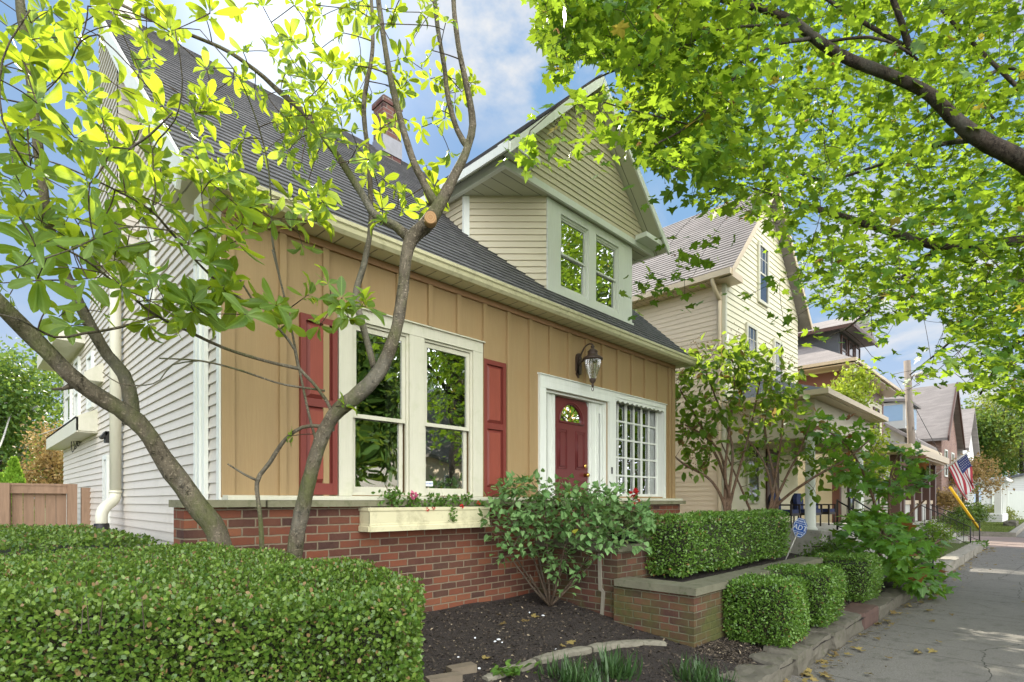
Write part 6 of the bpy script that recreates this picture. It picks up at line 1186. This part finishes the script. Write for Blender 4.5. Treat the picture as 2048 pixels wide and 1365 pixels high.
for (px, d, r, h, lm, lb) in ((1945, 36, 1.3, 1.5, 'bg', 'big green bush on the lawn below the flag'), (1998, 40, 1.1, 1.1, 'bg2', 'low yellowish bush right of the big one on the lawn'), (2030, 48, 1.4, 1.4, 'bg', 'dark bush near the picket fence'), (1975, 50, .5, 2.0, 'bg', 'small pointed evergreen before the far garage'), (1918, 31, .8, 1.4, 'bg', 'bush beside the white porch columns')):
    p = at(px, CY, d); tree('bush', (p.x, max(p.y, 1.9), .1), h, [(random.uniform(-r, r) * .4, random.uniform(-r, r) * .3, h * .45, r * .7, h * .45) for _ in range(4)], 2600, .12, L[lm], BK['maple'], lb, .04)['category'] = 'bush'
# left background
for (px, d, h, r, lm, lb, n) in ((-10, 24, 9.6, 3.4, 'bg', 'large dark green tree at the left edge behind the utility pole', 12000), (120, 36, 8.2, 3.4, 'bg', 'green tree behind the wooden gate, against the rear wing', 9000), (55, 30, 6., 2.6, 'bg2', 'yellowish tree low behind the utility pole', 6000), (-200, 22, 9, 3.5, 'bg', 'green tree beyond the left edge', 5000)):
    p = at(px, CY, d); tree('yard_tree', (p.x, p.y, 0), h, blobs(10, r, h * .6, h * .3), n, .22, L[lm], BK['maple'], lb, .2, group='trees behind the back yard')
p = at(108, CY, 20); tree('autumn_tree', (p.x, p.y, 0), 5.2, [(0, 0, 3.6, .95, .8), (.3, .1, 2.9, 1.0, .7), (-.5, .2, 2.5, .8, .6), (.6, 0, 2.0, .8, .7)], 4200, .13, L['orange'], BK['maple'], 'small tree with orange-tinted leaves behind the wooden gate', .07)
for px, d, h in ((28, 13.2, 2.65), (2, 13.8, 2.3)):
    p = at(px, CY, d); t_ = thing('arborvitae', (p.x, p.y, .3), 'bright lime pointed conifer just behind the gate' if px == 28 else 'lime conifer at the very left edge behind the gate', 'conifer', 'lime conifers behind the gate'); n = 5200; z = rng.random(n) ** 1.3; a = rng.random(n) * 6.28; rr_ = (1 - z) ** .8 * .52 * (.8 + .25 * rng.random(n)); P = np.stack([p.x + rr_ * np.cos(a), p.y + rr_ * np.sin(a), .35 + z * (h - .45)], 1)
    scatter('foliage', LEAF_QUAD, P, np.stack([np.cos(a) * .5, np.sin(a) * .5, np.full(n, 1.2)], 1) + rnd_dirs(n) * .4, rnd_dirs(n), .06 + .06 * rng.random(n), L['lime'], t_); b = B(); b.tube([(p.x, p.y, .2), (p.x, p.y, h * .6)], .05, 8); b.build('trunk', BK['twig'], t_)
tree('added_shade_tree', (10.1, 7.6, .2), 6.6, [(0, 0, 4.4, 1.2, .9), (.4, .3, 5.2, .9, .8), (-.4, -.3, 5.0, .8, .7), (.2, -.6, 3.8, .9, .6)], 5000, .2, L['bg'], BK['maple'], 'unseen tree added between the tan house and the cream house to shade the sidewalk', .1)  # added tree, hidden behind the dormer, keeps sun off the near sidewalk
# wooden gate/fence on the left
FN = thing('wooden_fence', (.2, 10.2, .4), 'weathered cedar fence panel with a top rail, between hedge and back yard on the left', 'fence')
pr = onY(150, 975, 10.2); xr = pr.x + .02; zt_ = 1.80; b = B(); x = xr - .12; k = 0
while x > -2.2: w = .118; b.box(x - w + .006, x, 10.2, 10.22, .3, zt_ - .09 - .0); x -= w; k += 1
b.build('boards', M['fence'], FN)
b = B(); b.box(-2.2, xr, 10.14, 10.2, zt_ - .14, zt_ - .03); b.box(-2.2, xr, 10.13, 10.26, zt_ - .03, zt_); b.build('top_rail', M['fence'], FN)
pl = onY(8, 975, 10.1).x
for xx in (xr - .06, pl, xr + .10): b = B(); b.box(xx - .055, xx + .055, 10.10, 10.2, .3, zt_ - (.0 if xx < xr else .05)); b.build('fence_post', M['fence'], FN)
# grey picket between the two houses
F2 = thing('picket_gate', (8.8, 4.9, .4), 'short grey dog-eared wooden gate between the tan house and the cream one', 'fence'); b = B(); x = 8.16
for k in range(5): b.prism([(x, 4.8, .3), (x + .155, 4.8, .3), (x + .155, 4.8, 1.86), (x + .12, 4.8, 1.90), (x + .035, 4.8, 1.90), (x, 4.8, 1.86)], (0, .02, 0)); x += .165
b.build('boards', M['fence2'], F2); b = B(); b.box(8.15, 9.0, 4.821, 4.86, 1.5, 1.58); b.box(8.15, 9.0, 4.821, 4.86, .6, .68); b.build('back_rails', M['fence2'], F2)
# utility poles and wires
def pole(name, p0, p1, r, label, mat=None):
    t_ = thing(name, tuple(p0), label, 'pole', 'wooden utility poles'); b = B(); b.tube([p0, p1], [r, r * .8], 12); b.build('mast', mat or M['polew'], t_); return t_
M['polew'] = paint('weathered_pole_wood', (.36, .29, .22), .85, .2, 6., .5, 30., .2, stretch=(3, 3, .4) if False else None or (3, 3, .4)) if False else paint('weathered_pole_wood', (.24, .20, .165), .85, .2, 6., .5, 30., .2)
pa = at(1833, 1003, 22.9); pb = at(1814, 722, 22.9); pa.z = 0; UP = pole('utility_pole', pa, pb, .155, 'brown wooden utility pole with a street light, rising over the porch roofs')
b = B(); a0 = at(1822, 762, 22.9); q, r_ = smooth_path([a0, at(1826, 752, 22.6), at(1832, 748, 22.2), at(1838, 750, 21.9)], [.03] * 4, .2); b.tube(q, r_, 6); b.build('lamp_arm', M['conc'], UP)
b = B(); c_ = at(1843, 751, 21.6); b.lathe(tuple(c_ - Vector((0, 0, .1))), [(.05, 0), (.2, .04), (.24, .1), (.2, .18), (.05, .24)], 14); b.build('lamp_head', M['conc'], UP)
w0 = at(1818, 780, 22.9); w1 = at(1990, 640, 12)
b = B(); b.tube([w0, w0.lerp(w1, .5) - Vector((0, 0, .12)), w1, w1 + (w1 - w0) * .9], .012, 5); b.tube([at(1824, 850, 22.9), at(1845, 905, 21.5), at(1870, 935, 20)], .012, 5); b.build('cable', M['black'], UP)
gb = at(1966, 1070, 25.3); gb.z = 0; gt = at(1822, 800, 22.9); GW = thing('guy_wire', tuple(gb), 'guy wire in a bright yellow guard, anchored beside the far stair railing', 'guy wire')
b = B(); b.tube([gb, gt], .012, 5); b.build('wire', M['black'], GW); g1 = at(1900, 975, 24.3); dirv = (g1 - gb); b = B(); b.tube([gb + dirv * .02, g1], .055, 8); b.build('guard', paint('yellow_plastic', (.85, .52, .02), .4, .05, 3., 0), GW)
pa = at(44, 1000, 26); pb = at(47, 748, 26); pa.z = 0; U2 = pole('utility_pole', pa, pb, .17, 'grey utility pole with a transformer, left background')
b = B(); c_ = at(66, 815, 25.8); b.lathe((c_.x, c_.y, c_.z - .32), [(.15, 0), (.24, .03), (.25, .55), (.18, .62), (.03, .66)], 16); b.build('transformer', paint('galvanised', (.5, .52, .55), .4, .08, 3.), U2)
b = B(); c_ = at(41, 905, 25.7); b.box(c_.x - .1, c_.x + .1, c_.y - .1, c_.y + .1, c_.z - .3, c_.z + .3); b.build('meter_box', M['conc'], U2)
b = B()
for (y0_, y1_, dd) in ((800, 815, 14), (833, 833, 12), (905, 940, 10)): b.tube([at(45, y0_, 26), at(-60, y1_ + 6, 20), at(-260, y1_ - 20, dd)], .02, 5)
b.tube([at(45, 870, 26), at(75, 872, 22), at(140, 848, 9)], .012, 5); q, r_ = smooth_path([at(40, 870, 25.9), at(35, 840, 25.5), at(22, 832, 24), at(5, 880, 20), at(-10, 910, 16)], [.03] * 5, .3); b.tube(q, r_, 6); b.build('wires', M['conc'], U2)
# security yard sign
sp_ = onZ(1580, 1118, .78); SG = thing('yard_sign', (sp_.x, sp_.y, .70), 'blue octagonal security sign reading ADT on a thin stake at the planter end', 'sign')
dS = sp_.x * _c + sp_.y * _s; sb = at(1570, 1115, dS); stp = at(1597, 1062, dS - .02); b = B(); b.tube([sb - Vector((0, 0, .05)), stp], .008, 6); b.build('stake', M['conc'], SG)
cS = at(1600, 1056, dS - .05); f_ = (Vector((0, 0, EYE)) - cS); f_.z = 0; f_.normalize(); f_ = Matrix.Rotation(R(-38), 3, 'Z') @ f_; r_v = Vector((0, 0, 1)).cross(f_).normalized(); upv = Vector((r_v.x * -.20, r_v.y * -.20, 1)).normalized(); upv = (Vector((0, 0, 1)) + r_v * .22).normalized(); r_v = upv.cross(f_).normalized(); hh = .13; ww = .10
def sgn(s_, off, w_=ww, h_=hh): 
    c8 = .42; return [cS + f_ * off + (r_v * x * w_ + upv * y * h_) * s_ for x, y in ((-1, -c8), (-c8, -1), (c8, -1), (1, -c8), (1, c8), (c8, 1), (-c8, 1), (-1, c8))]
b = B(); b.prism(sgn(1., 0), f_ * .004); b.build('plate', M['signblue'], SG)
b = B(); o_, i_ = sgn(.94, .0055), sgn(.88, .0055)
for k in range(8): b.poly([o_[k], o_[(k + 1) % 8], i_[(k + 1) % 8], i_[k]])
for yy in (.45, -.42): p = cS + f_ * .0056; b.poly([p + r_v * x * ww * .84 + upv * (yy + dy) * hh for x, dy in ((-1, -.02), (1, -.02), (1, .02), (-1, .02))])
b.build('border', M['signwhite'], SG)
def sgm(off, dy): 
    m_ = Matrix((r_v.to_4d(), upv.to_4d(), f_.to_4d(), (0, 0, 0, 1))).transposed(); m_ = Matrix(((r_v.x, upv.x, f_.x, 0), (r_v.y, upv.y, f_.y, 0), (r_v.z, upv.z, f_.z, 0), (0, 0, 0, 1))); return Matrix.Translation(cS + f_ * off + upv * dy) @ m_
text_mesh('ADT', .10, M['signwhite'], 'sign_letters', sgm(.006, .0), SG, shear=.2); text_mesh('SECURED BY', .026, M['signwhite'], 'sign_letters', sgm(.006, hh * .66), SG); text_mesh('24-HOUR', .028, M['signwhite'], 'sign_letters', sgm(.006, -hh * .62), SG)
# ------------------------------------------------------------------ tall hydrangeas before the neighbour house
def px_cluster(n, poly, d0, d1, chk=None):
    out_ = []; xs_ = [p[0] for p in poly]; ys_ = [p[1] for p in poly]
    while len(out_) < n:
        px, py = random.uniform(min(xs_), max(xs_)), random.uniform(min(ys_), max(ys_))
        if in_poly(np.array([px]), np.array([py]), poly)[0]:
            p = at(px, py, random.uniform(d0, d1))
            if chk is None or chk(p): out_.append(p)
    return out_
okh = lambda p: p.x > 8.4 and not (p.x > 12.0 and p.y > 3.2)
def stems_px(base, lst, d): return [[base] + [at(x, y, d + o) for x, y, o in s] for s in lst]
b1 = at(1452, 1075, 9.2)
st1 = stems_px(b1, [[(1448, 1010, 0), (1420, 960, 0), (1370, 930, -.1), (1340, 905, -.1)], [(1450, 1005, 0), (1448, 930, 0), (1420, 880, 0), (1370, 850, 0)], [(1455, 1010, 0), (1465, 900, .1), (1440, 820, .1), (1410, 740, .1)], [(1460, 1000, 0), (1450, 950, -.1), (1460, 850, -.1), (1470, 740, 0), (1445, 700, 0)], [(1450, 960, .1), (1400, 850, .2), (1360, 780, .2)], [(1462, 1000, .1), (1500, 860, .2), (1520, 760, .2)]], 9.2)
c1_ = px_cluster(100, [(1350, 740), (1400, 690), (1450, 675), (1520, 700), (1600, 730), (1590, 800), (1500, 830), (1420, 850), (1355, 900)], 8.7, 9.8, okh) + px_cluster(30, [(1350, 740), (1420, 840), (1440, 930), (1350, 960), (1345, 850)], 8.7, 9.6, okh) + px_cluster(30, [(1440, 720), (1600, 740), (1590, 820), (1470, 860)], 8.8, 9.7, okh)
shrub('tall_hydrangea', tuple(b1), st1, c1_, 6, .17, .17, LEAF_OVAL, L['hyd'], BK['red'], 'tall shrub with reddish peeling stems against the cream side wall, yellow-green at its top', 'shrub', 'tall shrubs before the cream house', r0=.034, up=.9)
b2 = at(1520, 1075, 9.9)
st2 = stems_px(b2, [[(1500, 1020, 0), (1475, 960, 0), (1440, 880, 0)], [(1540, 1015, 0), (1555, 930, 0), (1565, 850, 0), (1560, 800, 0)], [(1545, 1020, 0), (1530, 930, 0), (1480, 860, 0)], [(1548, 1010, 0), (1570, 960, 0), (1600, 900, -.2), (1620, 850, -.3)], [(1550, 1015, 0), (1620, 960, -.3), (1690, 920, -.5), (1740, 880, -.6)], [(1555, 1010, 0), (1530, 860, .1), (1540, 790, .1)]], 9.6)
c2_ = px_cluster(72, [(1470, 840), (1560, 770), (1680, 850), (1700, 940), (1620, 1000), (1560, 960), (1500, 1000), (1470, 900)], 9.2, 10.4, okh)
shrub('tall_hydrangea', tuple(b2), st2, c2_, 6, .17, .16, LEAF_OVAL, L['hyd'], BK['red'], 'tall open shrub with bare reddish stems in front of the neighbour porch', 'shrub', 'tall shrubs before the cream house', r0=.03, up=.9)
sd_ = rng.integers(0, len(c1_), 34); P = np.repeat(np.array([tuple(c1_[i]) for i in sd_]) + [0, 0, .12], 40, 0) + rng.normal(size=(34 * 40, 3)) * [.07, .07, .10]
scatter('dry_flower_heads', LEAF_QUAD, P, rnd_dirs(len(P)), rnd_dirs(len(P)), np.full(len(P), .035), leaf_mat('dried_bloom', (.25, .14, .07), (.42, .28, .15), (.3, .2, .1), .3, .7, .2), bpy.data.objects['tall_hydrangea'])
# golden young tree further on
b3 = at(1700, 1000, 15.5); b3.z = .3
tree('golden_tree', tuple(b3), 4.6, [(at(1690, 820, 15.5).x - b3.x, at(1690, 820, 15.5).y - b3.y, at(1690, 820, 15.5).z - .3, .75, .7), (.25, -.1, at(1715, 770, 15.5).z - .3, .45, .5), (-.6, .2, at(1650, 800, 15.5).z - .3, .4, .3), (.8, -.3, at(1760, 880, 15.5).z - .3, .5, .5), (.6, -.3, at(1730, 940, 15.5).z - .3, .6, .6)], 3600, .12, L['yel'], BK['maple'], 'slim golden-green tree lit by the sun between the cream and yellow houses', .04, LEAF_OVAL)
# low young maple over the kerb
b4 = at(1790, 1150, 9.2); b4.z = .2
okm_ = lambda p: p.y > 1.35 and p.z > .12
st4 = stems_px(b4, [[(1770, 1080, 0), (1740, 980, .3), (1700, 900, .5), (1640, 850, .6)], [(1790, 1100, 0), (1810, 1040, -.2), (1850, 1000, -.3)], [(1760, 1110, 0), (1720, 1060, 0), (1690, 1030, 0)], [(1800, 1120, 0), (1850, 1100, -.3), (1880, 1080, -.3)], [(1780, 1060, .2), (1780, 960, .6), (1800, 900, .8)]], 9.2)
c4_ = px_cluster(52, [(1600, 840), (1700, 850), (1790, 880), (1850, 900), (1860, 960), (1800, 990), (1740, 1010), (1700, 960), (1640, 940)], 9.0, 10.8, okm_) + px_cluster(64, [(1670, 1040), (1720, 1010), (1790, 1030), (1860, 1060), (1910, 1095), (1900, 1130), (1890, 1190), (1840, 1180), (1790, 1150), (1740, 1120), (1690, 1090)], 7.9, 9.6, okm_) + px_cluster(12, [(1770, 1120), (1860, 1130), (1880, 1190), (1800, 1180)], 7.8, 8.8, okm_)
shrub('young_maple', tuple(b4), st4, c4_, 6, .20, .175, LEAF_MAPLE, L['maple2'], BK['red'], 'low young maple with broad green leaves drooping over the kerb and sidewalk', 'tree', r0=.03, up=1.3, droop=.3)
# leafy shrubs further along the bed
for (px, py, d, r, h, n, lb, lm) in ((1800, 1040, 14.5, .55, .95, 3000, 'speckled bush beside the steps railing of the cream house', 'bg'), (1760, 1010, 13.6, .4, .8, 1500, 'dark bush between railing and young maple', 'bg'), (1680, 1100, 10.2, .45, .65, 2600, 'dark green bush at the corner of the concrete porch', 'box2'), (1900, 1060, 19.5, .7, .9, 2600, 'green bush between the two stair railings', 'bg'), (1870, 1070, 17, .5, .7, 1800, 'bush left of the middle railing', 'hyd'), (1630, 1060, 10.6, .35, .5, 900, 'small leafy plant by the concrete porch block', 'fern')):
    p = at(px, py, d); p.y = max(p.y, 2.2); p.z = .18; t_ = tree('garden_bush', tuple(p), h, [(random.uniform(-.3, .3) * r, random.uniform(-.3, .3) * r, h * .5, r * .8, h * .5) for _ in range(3)], n, .055, L[lm], BK['twig'], lb, .02); t_['category'] = 'bush'
n = 900; P = np.stack([24.2 + rng.random(n) * .5 + rng.random(n) * -2.4, 1.62 + rng.random(n) * .3, .05 + .12 * rng.random(n)], 1); tag(scatter('weeds', LEAF_OVAL, P, rnd_dirs(n) + [0, 0, .8], rnd_dirs(n), .06 + .06 * rng.random(n), L['fern']), kind='stuff')
# ------------------------------------------------------------------ across the street (seen mirrored in the windows)
H7 = simple_house('gabled_house', 17, 27, -23, -15, 0, 4.2, 8.6, M['vpink'], M['roof2'], 'pale pink-grey house across the street, seen mirrored in the right front window pane', 'x')
for xa in (18.5, 21, 24): win_box(H7, xa, xa + 1, 1.4, 3, -14.96, M['white'], w=.08)
for (x, y, h, r, lb) in ((8.5, -12, 12, 4., 'leafy tree across the street, mirrored in the left front pane'), (11.8, -13.5, 12, 3.0, 'second leafy tree across the street, mirrored beside the first'), (25, -12, 19, 6.5, 'very tall tree across the street, mirrored in the dormer window'), (35, -11, 17, 5, 'tall tree across the street, mirrored in the lattice window')):
    tree('street_tree', (x, y, 0), h, blobs(9, r, h * .62, h * .25), 14000, .42, L['bg'], BK['maple'], lb, .28, group='trees across the street')
tree('front_tree', (9.2, -2.6, 0), 7.5, blobs(6, 1.5, 2, 5.2), 2600, .2, L['bg'], BK['maple'], 'young street tree on the tree lawn, its trunk mirrored in the right front pane', .16, group='trees on the tree lawn')
